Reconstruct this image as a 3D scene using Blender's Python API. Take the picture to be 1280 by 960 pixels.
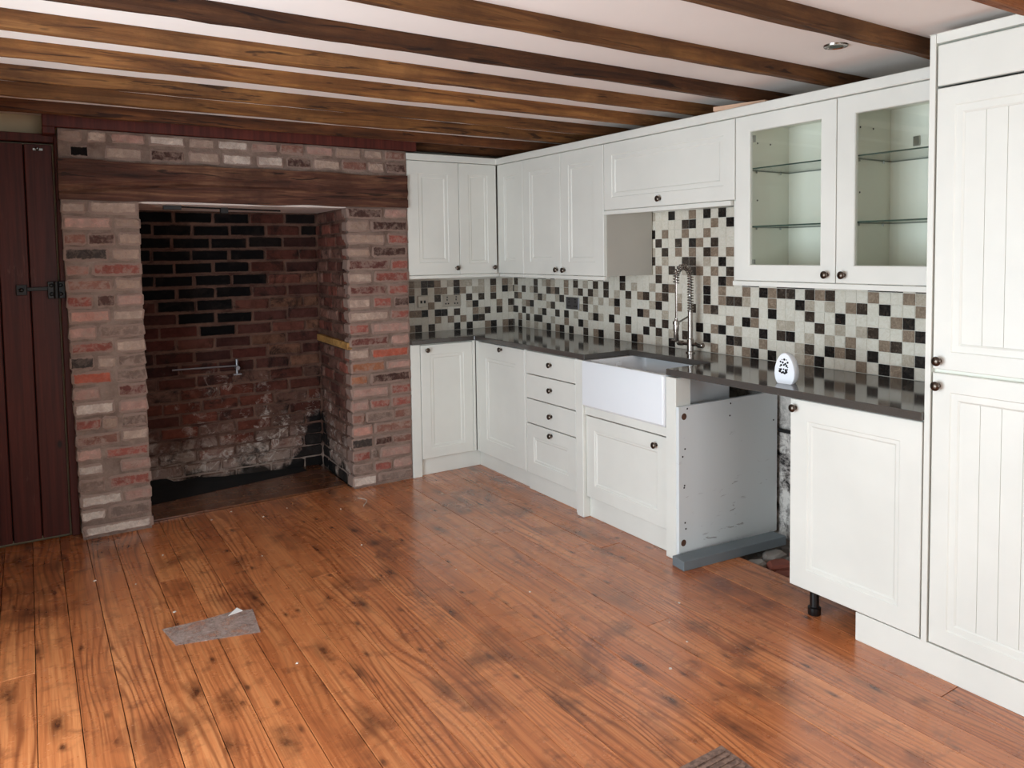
import bpy, bmesh, math, random
from mathutils import Vector, Matrix, noise as mnoise

for o in list(bpy.data.objects):
    bpy.data.objects.remove(o, do_unlink=True)
scene = bpy.context.scene
COL = scene.collection
RNG = random.Random(7)

# ------------------------------------------------------------------ camera
CAM_LOC = (-3.1, -5.035, 1.469)
YAW, PITCH, ROLL = math.radians(34.015), math.radians(-3.272), math.radians(-0.698)
F_PX, PX, PY = 959.285, 680.87, 370.353
cam_d = bpy.data.cameras.new('camera')
cam = bpy.data.objects.new('camera', cam_d)
COL.objects.link(cam)
scene.camera = cam
fw = Vector((math.sin(YAW) * math.cos(PITCH), math.cos(YAW) * math.cos(PITCH), math.sin(PITCH)))
rt = Vector((math.cos(YAW), -math.sin(YAW), 0))
up = rt.cross(fw)
R2 = rt * math.cos(ROLL) + up * math.sin(ROLL)
U2 = -rt * math.sin(ROLL) + up * math.cos(ROLL)
mw = Matrix((R2, U2, -fw)).transposed().to_4x4()
mw.translation = Vector(CAM_LOC)
cam.matrix_world = mw
cam_d.sensor_fit = 'HORIZONTAL'
cam_d.sensor_width = 36.0
cam_d.lens = 36.0 * F_PX / 1280.0
cam_d.shift_x = (640 - PX) / 1280.0
cam_d.shift_y = (PY - 480) / 1280.0
cam_d.clip_start = 0.05

# ------------------------------------------------------------------ light
scene.view_settings.view_transform = 'Standard'
scene.view_settings.look = 'None'
scene.view_settings.gamma = 1.0
scene.view_settings.use_curve_mapping = False
scene.view_settings.exposure = -0.08

world = bpy.data.worlds.new('world')
scene.world = world
world.use_nodes = True
bg = world.node_tree.nodes['Background']
bg.inputs[0].default_value = (0.80, 0.90, 1.0, 1)
bg.inputs[1].default_value = 1.0


def area(name, loc, direction, sx, sy, power, col):
    l = bpy.data.lights.new(name, 'AREA')
    l.shape = 'RECTANGLE'
    l.size, l.size_y = sx, sy
    l.energy = power
    l.color = col
    o = bpy.data.objects.new(name, l)
    COL.objects.link(o)
    o.location = loc
    o.rotation_euler = Vector(direction).to_track_quat('-Z', 'Z').to_euler()
    return o


# daylight entering the glazed garden doors of the left wall and the window behind the camera
LW = -3.66          # inner face of the left wall
WY0, WY1, WZ0, WZ1 = -4.60, -1.98, 0.06, 1.85
WT = 0.52           # thick old wall, deepened so its reveal shades the door end
area('daylight_garden_doors', (LW - WT - 0.02, (WY0 + WY1) / 2, (WZ0 + WZ1) / 2), (1, 0, 0), WY1 - WY0, WZ1 - WZ0, 188, (0.77, 0.90, 1.0))
FY = -6.7           # inner face of the wall behind the camera
FX0, FX1, FZ0, FZ1 = -3.1, -1.1, 0.85, 2.0
area('daylight_front_window', ((FX0 + FX1) / 2, FY - 0.16, (FZ0 + FZ1) / 2), (0, 1, 0), FX1 - FX0, FZ1 - FZ0, 46, (0.90, 0.95, 1.0))


# ------------------------------------------------------------------ helpers
def lin(c):
    return tuple(((v / 255) / 12.92 if v / 255 <= 0.04045 else ((v / 255 + 0.055) / 1.055) ** 2.4) for v in c)


def lin4(c):
    return lin(c) + (1.0,)


class NT:
    """thin wrapper round a node tree"""
    def __init__(self, name, rough=0.5):
        self.m = bpy.data.materials.new(name)
        self.m.use_nodes = True
        self.t = self.m.node_tree
        self.b = self.t.nodes['Principled BSDF']
        self.b.inputs['Roughness'].default_value = rough
        self.pos = None

    def n(self, typ, **kw):
        x = self.t.nodes.new(typ)
        for k, v in kw.items():
            setattr(x, k, v)
        return x

    def l(self, a, b):
        self.t.links.new(a, b)

    def position(self):
        if not self.pos:
            self.pos = self.n('ShaderNodeNewGeometry').outputs['Position']
        return self.pos

    def offset_pos(self):
        """world position pushed about by a random amount for every object"""
        oi = self.n('ShaderNodeObjectInfo')
        mu = self.n('ShaderNodeMath', operation='MULTIPLY')
        self.l(oi.outputs['Random'], mu.inputs[0])
        mu.inputs[1].default_value = 53.0
        ad = self.n('ShaderNodeVectorMath', operation='ADD')
        self.l(self.position(), ad.inputs[0])
        self.l(mu.outputs[0], ad.inputs[1])
        return ad.outputs[0]

    def scaled(self, v, s):
        x = self.n('ShaderNodeVectorMath', operation='MULTIPLY')
        self.l(v, x.inputs[0])
        x.inputs[1].default_value = s
        return x.outputs[0]

    def noise(self, v, scale=5.0, detail=4.0, rough=0.55, dist=0.0):
        x = self.n('ShaderNodeTexNoise')
        self.l(v, x.inputs['Vector'])
        x.inputs['Scale'].default_value = scale
        x.inputs['Detail'].default_value = detail
        x.inputs['Roughness'].default_value = rough
        x.inputs['Distortion'].default_value = dist
        return x.outputs['Fac']

    def ramp(self, f, stops):
        x = self.n('ShaderNodeValToRGB')
        e = x.color_ramp.elements
        while len(e) < len(stops):
            e.new(0.5)
        for i, (p, c) in enumerate(stops):
            e[i].position = p
            if isinstance(c, (int, float)):
                c = (c, c, c, 1)
            elif len(c) == 3:
                c = tuple(c) + (1,)
            e[i].color = c
        self.l(f, x.inputs[0])
        return x.outputs['Color']

    def mix(self, fac, a, b, mode='MIX'):
        x = self.n('ShaderNodeMix', data_type='RGBA', blend_type=mode)
        for s, v in ((x.inputs[0], fac), (x.inputs[6], a), (x.inputs[7], b)):
            if isinstance(v, (int, float)):
                s.default_value = v
            elif isinstance(v, tuple):
                s.default_value = v if len(v) == 4 else v + (1,)
            else:
                self.l(v, s)
        return x.outputs[2]

    def math(self, op, a, b=0.0):
        x = self.n('ShaderNodeMath', operation=op)
        for s, v in ((x.inputs[0], a), (x.inputs[1], b)):
            if isinstance(v, (int, float)):
                s.default_value = v
            else:
                self.l(v, s)
        return x.outputs[0]

    def base(self, c):
        if isinstance(c, tuple):
            self.b.inputs['Base Color'].default_value = c if len(c) == 4 else c + (1,)
        else:
            self.l(c, self.b.inputs['Base Color'])

    def bump(self, h, strength=0.3, dist=0.01):
        x = self.n('ShaderNodeBump')
        x.inputs['Strength'].default_value = strength
        x.inputs['Distance'].default_value = dist
        self.l(h, x.inputs['Height'])
        self.l(x.outputs[0], self.b.inputs['Normal'])

    def sep(self, v):
        x = self.n('ShaderNodeSeparateXYZ')
        self.l(v, x.inputs[0])
        return x.outputs

    def objcolor(self):
        return self.n('ShaderNodeObjectInfo').outputs['Color']


MAT = {}


def paint(name, rgb, rough=0.42, var=0.04, spec=0.5):
    m = NT(name, rough)
    p = m.position()
    n = m.noise(p, 3.0, 3)
    c = lin(rgb)
    m.base(m.ramp(n, [(0.3, tuple(x * (1 - var) for x in c)), (0.7, tuple(min(1, x * (1 + var)) for x in c))]))
    n2 = m.noise(p, 60, 2)
    m.bump(n2, 0.04, 0.002)
    m.b.inputs['Specular IOR Level'].default_value = spec
    MAT[name] = m.m
    return m


paint('ivory_paint', (229, 228, 220), 0.38)
paint('side_shade_grey', (188, 182, 172), 0.5)  # shade on the cabinet side, put into its colour
paint('carcass_white', (238, 238, 226), 0.45)
paint('plaster_white', (236, 226, 220), 0.85, 0.02, 0.2)
paint('plaster_cream', (196, 184, 156), 0.85, 0.04, 0.2)
paint('plaster_grey', (172, 166, 155), 0.8, 0.03, 0.2)
paint('soffit_white', (222, 205, 196), 0.8, 0.12, 0.2)
paint('ceramic', (238, 240, 243), 0.10, 0.01)
paint('plastic_white', (236, 238, 243), 0.3, 0.01)
paint('plastic_black', (12, 12, 13), 0.4)
paint('iron_black', (14, 12, 12), 0.5)
paint('grey_timber', (112, 120, 124), 0.5, 0.1)
paint('pine_offcut', (206, 168, 140), 0.6, 0.08)
paint('void_black', (8, 7, 7), 0.9)
paint('paper', (232, 226, 222), 0.8, 0.02)
paint('debris', (205, 190, 175), 0.8, 0.1)
paint('grout', (228, 222, 210), 0.85, 0.04, 0.2)
paint('cam_lock', (92, 62, 46), 0.5)
paint('stone_grey', (150, 142, 134), 0.9, 0.25)
paint('stone_red', (128, 70, 56), 0.9, 0.25)
paint('subfloor', (26, 17, 13), 0.9, 0.2)
paint('mixed_rubble', (112, 102, 94), 0.95, 0.4)


def m_metal(name, rgb, rough):
    m = NT(name, rough)
    m.b.inputs['Metallic'].default_value = 1.0
    m.base(lin4(rgb))
    MAT[name] = m.m


m_metal('chrome', (168, 160, 154), 0.22)
m_metal('pewter', (92, 82, 74), 0.28)
m_metal('steel_plate', (214, 206, 194), 0.5)
m_metal('dark_steel', (140, 140, 144), 0.5)
m_metal('hinge_steel', (170, 170, 165), 0.3)


def m_glass():
    for name, tint, edge in (('glass_clear', (0.985, 0.995, 0.985), False), ('glass_edge', (0.10, 0.17, 0.14), True)):
        m = NT(name, 0.1)
        if edge:
            m.base((0.05, 0.085, 0.07, 1))
            MAT[name] = m.m
            continue
        t = m.t
        out = t.nodes['Material Output']
        t.nodes.remove(m.b)
        tr = m.n('ShaderNodeBsdfTransparent')
        tr.inputs[0].default_value = tint + (1,)
        gl = m.n('ShaderNodeBsdfGlossy')
        gl.inputs['Roughness'].default_value = 0.02
        lw = m.n('ShaderNodeLayerWeight')
        lw.inputs[0].default_value = 0.5
        fr = m.n('ShaderNodeMath', operation='MULTIPLY_ADD')
        pw = m.math('POWER', lw.outputs['Facing'], 4.0)
        m.l(pw, fr.inputs[0])
        fr.inputs[1].default_value = 0.35
        fr.inputs[2].default_value = 0.03
        mx = m.n('ShaderNodeMixShader')
        m.l(fr.outputs[0], mx.inputs[0])
        m.l(tr.outputs[0], mx.inputs[1])
        m.l(gl.outputs[0], mx.inputs[2])
        m.l(mx.outputs[0], out.inputs[0])
        MAT[name] = m.m


m_glass()


def m_floor(name, gain=1.0, dark=0.0):
    m = NT(name, 0.3)
    p = m.offset_pos()
    w = m.position()
    warp = m.noise(m.scaled(p, (5.0, 0.7, 1)), 1.0, 2, 0.5)
    x, y, z = m.sep(p)
    # thin late-wood lines of the growth figure, over long soft streaks and fine fibre
    ph = m.math('ADD', m.math('MULTIPLY', x, 250.0), m.math('MULTIPLY', warp, 60.0))
    ring = m.math('POWER', m.math('MULTIPLY', m.math('ADD', m.math('SINE', ph), 1.0), 0.5), 3.0)
    fib = m.noise(m.scaled(p, (150, 3.0, 1)), 1.0, 3, 0.6)
    strk = m.noise(m.scaled(p, (18, 0.8, 1)), 1.0, 3, 0.6)
    g = m.math('ADD', m.math('MULTIPLY', fib, 0.45), m.math('MULTIPLY', strk, 0.55))
    c = m.ramp(g, [(0.32, (0.30 * gain, 0.085 * gain, 0.029 * gain)), (0.48, (0.46 * gain, 0.150 * gain, 0.052 * gain)), (0.62, (0.57 * gain, 0.220 * gain, 0.082 * gain))])
    c = m.mix(m.math('MULTIPLY', ring, m.ramp(m.noise(m.scaled(p, (5, 1.2, 1)), 1.0, 2), [(0.38, 0.12), (0.62, 0.80)])), c, (0.19 * gain, 0.052 * gain, 0.018 * gain, 1))
    # each board its own tone
    oi = m.n('ShaderNodeObjectInfo')
    tone = m.ramp(oi.outputs['Random'], [(0.0, (0.86, 0.80, 0.76)), (0.5, (1, 1, 1)), (1.0, (1.08, 1.10, 1.10))])
    c = m.mix(1.0, c, tone, 'MULTIPLY')
    # knots
    vo = m.n('ShaderNodeTexVoronoi', voronoi_dimensions='2D')
    m.l(m.scaled(p, (5.5, 1.9, 1)), vo.inputs['Vector'])
    vo.inputs['Scale'].default_value = 1.0
    sel = m.math('GREATER_THAN', m.sep(vo.outputs['Color'])[0], 0.62)
    k = m.ramp(vo.outputs['Distance'], [(0.03, 1.0), (0.09, 0.6), (0.24, 0.0)])
    k = m.math('MULTIPLY', k, sel)
    v2 = m.n('ShaderNodeTexVoronoi', voronoi_dimensions='2D')
    m.l(m.scaled(p, (13, 5.5, 1)), v2.inputs['Vector'])
    v2.inputs['Scale'].default_value = 1.0
    k2 = m.math('MULTIPLY', m.ramp(v2.outputs['Distance'], [(0.05, 0.9), (0.10, 0.5), (0.20, 0.0)]), m.math('GREATER_THAN', m.sep(v2.outputs['Color'])[1], 0.80))
    k = m.math('MAXIMUM', k, k2)
    kn = m.noise(m.scaled(w, (30, 18, 1)), 1.0, 3, 0.6)
    k = m.math('MULTIPLY', k, m.ramp(kn, [(0.35, 0.45), (0.6, 1.0)]))
    c = m.mix(m.math('MULTIPLY', k, 0.92), c, (0.055, 0.016, 0.008, 1))
    # blotches of old dark stain
    bl = m.noise(m.scaled(w, (1.0, 0.75, 1)), 3.1, 5, 0.62, 0.4)
    bf = m.ramp(bl, [(0.53, 0.0), (0.68, 0.62)])
    c = m.mix(bf, c, (0.085, 0.024, 0.012, 1))
    sm = m.noise(w, 11.0, 4, 0.65)
    c = m.mix(m.ramp(sm, [(0.54, 0.0), (0.72, 0.55)]), c, (0.10, 0.03, 0.016, 1))
    # chalky scuffs
    sc = m.noise(m.scaled(w, (1, 1, 1)), 26.0, 6, 0.7)
    sl = m.noise(w, 1.7, 2)
    f = m.math('MULTIPLY', m.ramp(sc, [(0.63, 0.0), (0.74, 0.5)]), m.ramp(sl, [(0.50, 0.0), (0.66, 1.0)]))
    c = m.mix(f, c, (0.50, 0.33, 0.26, 1))
    m.base(c)
    m.l(m.ramp(m.noise(w, 5.0, 5, 0.6), [(0.3, 0.20), (0.75, 0.38)]), m.b.inputs['Roughness'])
    m.b.inputs['Coat Weight'].default_value = 0.5
    m.b.inputs['Coat Roughness'].default_value = 0.2
    m.b.inputs['Specular IOR Level'].default_value = 0.5
    m.bump(m.math('ADD', g, m.math('MULTIPLY', m.noise(w, 7, 3), 1.2)), 0.12, 0.004)
    MAT[name] = m.m


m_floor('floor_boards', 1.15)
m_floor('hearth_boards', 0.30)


def m_beam(name, light, mid, dark, along='x'):
    m = NT(name, 0.72)
    p = m.offset_pos()
    s = {'x': (1.6, 26, 26), 'z': (26, 26, 1.6)}[along]
    g = m.noise(m.scaled(p, s), 1.0, 6, 0.65, 0.6)
    b = m.noise(p, 4.5, 5, 0.65)
    c = m.ramp(g, [(0.30, dark), (0.48, mid), (0.72, light)])
    c = m.mix(m.ramp(b, [(0.42, 0.0), (0.66, 0.75)]), c, tuple(x * 0.55 for x in mid) + (1,))
    w = m.noise(m.scaled(p, (3, 30, 30)), 1.0, 3, 0.5, 1.5)
    c = m.mix(m.ramp(w, [(0.60, 0.0), (0.66, 0.8)]), c, tuple(x * 0.5 for x in dark) + (1,))
    c = m.mix(1.0, c, m.objcolor(), 'MULTIPLY')
    m.base(c)
    m.b.inputs['Specular IOR Level'].default_value = 0.3
    m.bump(m.math('ADD', g, b), 0.65, 0.012)
    MAT[name] = m.m


m_beam('beam_wood', (0.38, 0.185, 0.062), (0.20, 0.084, 0.028), (0.05, 0.019, 0.010))
m_beam('lintel_wood', (0.26, 0.130, 0.070), (0.105, 0.038, 0.022), (0.020, 0.008, 0.006))
m_beam('pine_board', (0.62, 0.36, 0.12), (0.50, 0.26, 0.08), (0.30, 0.14, 0.05))


def m_door():
    m = NT('door_stain', 0.5)
    m.b.inputs['Specular IOR Level'].default_value = 0.3
    p = m.offset_pos()
    g = m.noise(m.scaled(p, (45, 45, 1.5)), 1.0, 4, 0.6, 0.5)
    c = m.ramp(g, [(0.3, (0.050, 0.0085, 0.006)), (0.7, (0.115, 0.022, 0.014))])
    sc = m.noise(m.scaled(p, (40, 40, 5)), 1.0, 5, 0.7)
    hi = m.noise(m.position(), 2.6, 2)
    f = m.math('MULTIPLY', m.ramp(sc, [(0.60, 0.0), (0.72, 0.55)]), m.ramp(hi, [(0.50, 0.0), (0.64, 1.0)]))
    c = m.mix(f, c, (0.26, 0.12, 0.09, 1))
    vo = m.n('ShaderNodeTexVoronoi')
    m.l(m.scaled(p, (9, 9, 4.5)), vo.inputs['Vector'])
    vo.inputs['Scale'].default_value = 1.0
    k = m.math('MULTIPLY', m.ramp(vo.outputs['Distance'], [(0.06, 1.0), (0.13, 0.0)]), m.math('GREATER_THAN', m.sep(vo.outputs['Color'])[0], 0.72))
    c = m.mix(k, c, (0.018, 0.007, 0.006, 1))
    m.base(c)
    m.bump(g, 0.2, 0.004)
    MAT['door_stain'] = m.m


m_door()


def m_brick():
    # colour of each brick comes from the brick itself; lime, grit and stain are laid over it
    m = NT('brick_clay', 0.92)
    p = m.offset_pos()
    n1 = m.noise(p, 17, 5, 0.7)
    n2 = m.noise(p, 60, 4, 0.7)
    c = m.objcolor()
    c = m.mix(m.ramp(n1, [(0.35, 0.0), (0.75, 0.75)]), c, m.mix(1.0, c, (0.50, 0.44, 0.42, 1), 'MULTIPLY'))
    c = m.mix(m.ramp(n2, [(0.50, 0.0), (0.75, 0.55)]), c, m.mix(1.0, c, (1.5, 1.35, 1.25, 1), 'MULTIPLY'))
    lim = m.noise(p, 24, 6, 0.72, 0.5)
    al = m.n('ShaderNodeObjectInfo').outputs['Alpha']
    c = m.mix(m.math('MULTIPLY', m.ramp(lim, [(0.46, 0.0), (0.60, 0.9)]), al), c, lin4((158, 134, 122)))
    tc = m.n('ShaderNodeTexCoord')
    gx, gy, gz = m.sep(tc.outputs['Generated'])
    ex = m.math('MULTIPLY', m.math('MINIMUM', gx, m.math('SUBTRACT', 1.0, gx)), 0.20)
    ez = m.math('MULTIPLY', m.math('MINIMUM', gz, m.math('SUBTRACT', 1.0, gz)), 0.068)
    ed = m.math('ADD', m.math('MINIMUM', ex, ez), m.math('MULTIPLY', m.noise(p, 30, 5, 0.7), -0.024))
    c = m.mix(m.ramp(ed, [(0.0, 0.92), (0.0035, 0.0)]), c, lin4((146, 122, 111)))
    m.base(c)
    m.b.inputs['Specular IOR Level'].default_value = 0.15
    m.bump(m.math('ADD', n1, n2), 0.55, 0.012)
    MAT['brick_clay'] = m.m
    m = NT('mortar', 0.95)
    p = m.position()
    n1 = m.noise(p, 9, 6, 0.7)
    m.base(m.ramp(n1, [(0.3, lin((104, 84, 75))), (0.7, lin((150, 129, 117)))]))
    m.b.inputs['Specular IOR Level'].default_value = 0.1
    m.bump(m.noise(p, 45, 4, 0.7), 0.6, 0.012)
    MAT['mortar'] = m.m
    # mortar of the hearth recess: smoked, with damp and lime blooms low down
    m = NT('mortar_smoked', 0.95)
    p = m.position()
    n1 = m.noise(p, 5, 6, 0.7)
    c = m.ramp(n1, [(0.35, lin((70, 46, 40))), (0.6, lin((112, 84, 72)))])
    z = m.sep(p)[2]
    damp = m.ramp(m.math('ADD', m.math('MULTIPLY', z, -1.6), m.math('MULTIPLY', m.noise(p, 7, 6, 0.7), 1.3)), [(0.25, 0.0), (0.55, 0.75)])
    c = m.mix(damp, c, lin4((160, 142, 130)))
    m.base(c)
    m.b.inputs['Specular IOR Level'].default_value = 0.1
    m.bump(m.noise(p, 40, 4, 0.7), 0.6, 0.012)
    MAT['mortar_smoked'] = m.m
    m = NT('brick_smoked', 0.92)
    po = m.offset_pos()
    n1 = m.noise(po, 15, 5, 0.7)
    c = m.objcolor()
    c = m.mix(m.ramp(n1, [(0.4, 0.0), (0.7, 0.8)]), c, m.mix(1.0, c, (0.40, 0.34, 0.32, 1), 'MULTIPLY'))
    z = m.sep(p2 := m.position())[2]
    damp = m.ramp(m.math('ADD', m.math('MULTIPLY', z, -1.1), m.noise(p2, 9, 7, 0.75, 0.6)), [(0.13, 0.0), (0.36, 0.62)])
    c = m.mix(damp, c, lin4((164, 144, 132)))
    tc = m.n('ShaderNodeTexCoord')
    gx, gy, gz = m.sep(tc.outputs['Generated'])
    ex = m.math('MULTIPLY', m.math('MINIMUM', gx, m.math('SUBTRACT', 1.0, gx)), 0.20)
    ez = m.math('MULTIPLY', m.math('MINIMUM', gz, m.math('SUBTRACT', 1.0, gz)), 0.070)
    ed = m.math('ADD', m.math('MINIMUM', ex, ez), m.math('MULTIPLY', m.noise(po, 32, 5, 0.7), -0.010))
    c = m.mix(m.ramp(ed, [(0.0, 0.85), (0.003, 0.0)]), c, lin4((100, 76, 66)))
    # lime blooms, then soot and damp black in the far corner and along the foot
    px, py, pz = m.sep(p2)
    bloom = m.math('MULTIPLY', m.ramp(m.noise(p2, 13, 7, 0.75, 0.8), [(0.52, 0.0), (0.62, 0.85)]), m.ramp(m.math('ADD', m.math('MULTIPLY', pz, -0.9), m.math('MULTIPLY', m.noise(p2, 2.6, 3), 1.5)), [(0.20, 0.0), (0.45, 1.0)]))
    c = m.mix(bloom, c, lin4((186, 172, 162)))
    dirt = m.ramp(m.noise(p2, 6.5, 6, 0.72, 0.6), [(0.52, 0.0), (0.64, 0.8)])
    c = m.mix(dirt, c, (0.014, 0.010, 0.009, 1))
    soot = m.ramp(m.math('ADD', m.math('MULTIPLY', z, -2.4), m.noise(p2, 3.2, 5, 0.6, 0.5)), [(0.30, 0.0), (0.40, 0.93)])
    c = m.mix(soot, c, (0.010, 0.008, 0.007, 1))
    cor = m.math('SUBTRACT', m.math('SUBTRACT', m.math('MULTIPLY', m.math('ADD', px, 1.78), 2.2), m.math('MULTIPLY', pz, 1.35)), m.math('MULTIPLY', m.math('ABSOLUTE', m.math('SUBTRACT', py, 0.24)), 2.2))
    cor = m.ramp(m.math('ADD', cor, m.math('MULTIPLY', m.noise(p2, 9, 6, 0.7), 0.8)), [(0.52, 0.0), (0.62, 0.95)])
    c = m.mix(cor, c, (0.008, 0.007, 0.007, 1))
    m.base(c)
    m.b.inputs['Specular IOR Level'].default_value = 0.15
    m.bump(n1, 0.5, 0.012)
    MAT['brick_smoked'] = m.m


m_brick()


def m_tiles():
    spec = {'tile_black': ((0.008, 0.007, 0.007), (0.022, 0.018, 0.016), (0.075, 0.062, 0.052)),
            'tile_dark': (lin((46, 38, 33)), lin((70, 60, 52)), lin((132, 118, 104))),
            'tile_taupe': (lin((126, 108, 92)), lin((150, 131, 113)), lin((192, 174, 152))),
            'tile_beige': (lin((172, 158, 140)), lin((192, 180, 163)), lin((214, 205, 190))),
            'tile_cream': (lin((220, 211, 194)), lin((231, 224, 210)), lin((239, 234, 224)))}
    for name, (a, b, c) in spec.items():
        m = NT(name, 0.22)
        p = m.position()
        v = m.noise(p, 42, 6, 0.7, 1.6)
        d = m.noise(m.scaled(p, (11, 11, 11)), 1.0, 2)
        col = m.ramp(v, [(0.38, a), (0.55, b), (0.74, c)])
        col = m.mix(m.ramp(d, [(0.35, 0.0), (0.7, 0.35)]), col, tuple(b) + (1,))
        m.base(col)
        MAT[name] = m.m


m_tiles()


def m_worktop():
    m = NT('quartz_worktop', 0.09)
    p = m.position()
    v = m.noise(p, 320, 3, 0.7)
    w = m.noise(p, 12, 4, 0.6)
    c = m.ramp(v, [(0.35, lin((64, 60, 57))), (0.6, lin((84, 79, 75))), (0.78, lin((112, 106, 101)))])
    c = m.mix(m.ramp(w, [(0.4, 0.0), (0.7, 0.35)]), c, lin4((70, 65, 61)))
    m.base(c)
    m.b.inputs['Specular IOR Level'].default_value = 0.6
    MAT['quartz_worktop'] = m.m


m_worktop()


def m_stained_wall():
    m = NT('plaster_stained', 0.9)
    p = m.position()
    n1 = m.noise(p, 14, 7, 0.75, 0.4)
    n2 = m.noise(p, 3.0, 3)
    c = m.ramp(n1, [(0.42, lin((215, 208, 200))), (0.52, lin((150, 142, 136))), (0.60, lin((38, 34, 32)))])
    c = m.mix(m.ramp(n2, [(0.42, 0.0), (0.62, 0.75)]), c, lin4((206, 200, 192)))
    m.base(c)
    MAT['plaster_stained'] = m.m
    m = NT('panel_scuffed', 0.5)
    p = m.position()
    n = m.noise(m.scaled(p, (6, 6, 30)), 1.0, 5, 0.7, 0.8)
    k = m.noise(p, 4.0, 2)
    f = m.math('MULTIPLY', m.ramp(n, [(0.62, 0.0), (0.67, 0.7)]), m.ramp(k, [(0.48, 0.0), (0.58, 1.0)]))
    m.base(m.mix(f, lin4((224, 228, 228)), lin4((120, 112, 106))))
    MAT['panel_scuffed'] = m.m
    m = NT('vent_brown', 0.6)
    p = m.position()
    n = m.noise(m.scaled(p, (60, 60, 1)), 1.0, 2)
    m.base(m.ramp(n, [(0.4, lin((104, 80, 70))), (0.6, lin((140, 112, 98)))]))
    MAT['vent_brown'] = m.m
    m = NT('tape_grey', 0.45)
    p = m.position()
    n = m.noise(p, 55, 6, 0.75)
    m.base(m.ramp(n, [(0.36, lin((150, 128, 120))), (0.56, lin((186, 164, 154))), (0.74, lin((222, 206, 198)))]))
    m.l(m.ramp(m.noise(p, 16, 5, 0.7), [(0.35, 0.22), (0.62, 0.68)]), m.b.inputs['Alpha'])
    MAT['tape_grey'] = m.m


m_stained_wall()


# ---------------------------------------------------------------- mesh helpers
class MB:
    def __init__(self):
        self.v, self.f, self.mi = [], [], []

    def add(self, vs, fs, mi=0):
        o = len(self.v)
        self.v += [tuple(x) for x in vs]
        self.f += [tuple(i + o for i in f) for f in fs]
        self.mi += [mi] * len(fs)
        return self

    def box(self, x0, x1, y0, y1, z0, z1, mi=0, T=None):
        vs = [(x, y, z) for x in (x0, x1) for y in (y0, y1) for z in (z0, z1)]
        if T:
            vs = [T(*q) for q in vs]
        return self.add(vs, [(0, 1, 3, 2), (4, 6, 7, 5), (0, 4, 5, 1), (2, 3, 7, 6), (0, 2, 6, 4), (1, 5, 7, 3)], mi)

    def prism(self, poly, z0, z1, mi=0, T=None):
        n = len(poly)
        vs = [(a, b, z0) for a, b in poly] + [(a, b, z1) for a, b in poly]
        if T:
            vs = [T(*q) for q in vs]
        fs = [tuple(range(n))[::-1], tuple(range(n, 2 * n))] + [(i, (i + 1) % n, n + (i + 1) % n, n + i) for i in range(n)]
        return self.add(vs, fs, mi)

    def lathe(self, c, ax, prof, seg=16, mi=0):
        """prof: list of (distance along ax, radius)"""
        ax = Vector(ax).normalized()
        u = ax.orthogonal().normalized()
        w = ax.cross(u)
        c = Vector(c)
        vs, fs = [], []
        for h, r in prof:
            for i in range(seg):
                t = 2 * math.pi * i / seg
                vs.append(c + ax * h + (u * math.cos(t) + w * math.sin(t)) * max(r, 1e-5))
        for k in range(len(prof) - 1):
            for i in range(seg):
                j = (i + 1) % seg
                fs.append((k * seg + i, k * seg + j, (k + 1) * seg + j, (k + 1) * seg + i))
        fs.append(tuple(range(seg))[::-1])
        fs.append(tuple((len(prof) - 1) * seg + i for i in range(seg)))
        return self.add(vs, fs, mi)

    def tube(self, pts, r, seg=8, mi=0):
        pts = [Vector(q) for q in pts]
        vs, fs = [], []
        prev = None
        for i, q in enumerate(pts):
            d = (pts[min(i + 1, len(pts) - 1)] - pts[max(i - 1, 0)]).normalized()
            if prev is None:
                prev = d.orthogonal().normalized()
            u = (prev - d * prev.dot(d)).normalized()
            prev = u
            w = d.cross(u)
            for k in range(seg):
                t = 2 * math.pi * k / seg
                vs.append(q + (u * math.cos(t) + w * math.sin(t)) * r)
        for i in range(len(pts) - 1):
            for k in range(seg):
                j = (k + 1) % seg
                fs.append((i * seg + k, i * seg + j, (i + 1) * seg + j, (i + 1) * seg + k))
        fs.append(tuple(range(seg))[::-1])
        fs.append(tuple((len(pts) - 1) * seg + k for k in range(seg)))
        return self.add(vs, fs, mi)

    def mesh(self, name, mats, org=(0, 0, 0), bevel=0.0, smooth=False):
        me = bpy.data.meshes.new(name)
        ox, oy, oz = org
        me.from_pydata([(x - ox, y - oy, z - oz) for x, y, z in self.v], [], self.f)
        for i, p in enumerate(me.polygons):
            p.material_index = self.mi[i]
        bm = bmesh.new()
        bm.from_mesh(me)
        bmesh.ops.recalc_face_normals(bm, faces=bm.faces)
        if bevel:
            es = [e for e in bm.edges if len(e.link_faces) == 2 and e.calc_face_angle(0) > 0.5]
            bmesh.ops.bevel(bm, geom=es, offset=bevel, segments=1, affect='EDGES', clamp_overlap=True)
        bm.to_mesh(me)
        bm.free()
        if isinstance(mats, str):
            mats = [mats]
        for k in mats:
            me.materials.append(MAT[k])
        if smooth:
            for p in me.polygons:
                p.use_smooth = True
            try:
                me.set_sharp_from_angle(angle=math.radians(40))
            except Exception:
                pass
        return me


ORG = {}


def link(name, me, parent=None, loc=(0, 0, 0)):
    o = bpy.data.objects.new(name, me)
    COL.objects.link(o)
    o.location = loc
    if parent:
        o.parent = parent
    return o


def org_of(parent):
    return ORG.get(parent.name, (0, 0, 0)) if parent else (0, 0, 0)


def part(name, mb, mats, parent, bevel=0.0, smooth=False):
    """mesh given in world coordinates, hung under its thing"""
    og = org_of(parent)
    o = link(name, mb.mesh(name, mats, og, bevel, smooth), parent)
    ORG[o.name] = og
    return o


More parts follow.
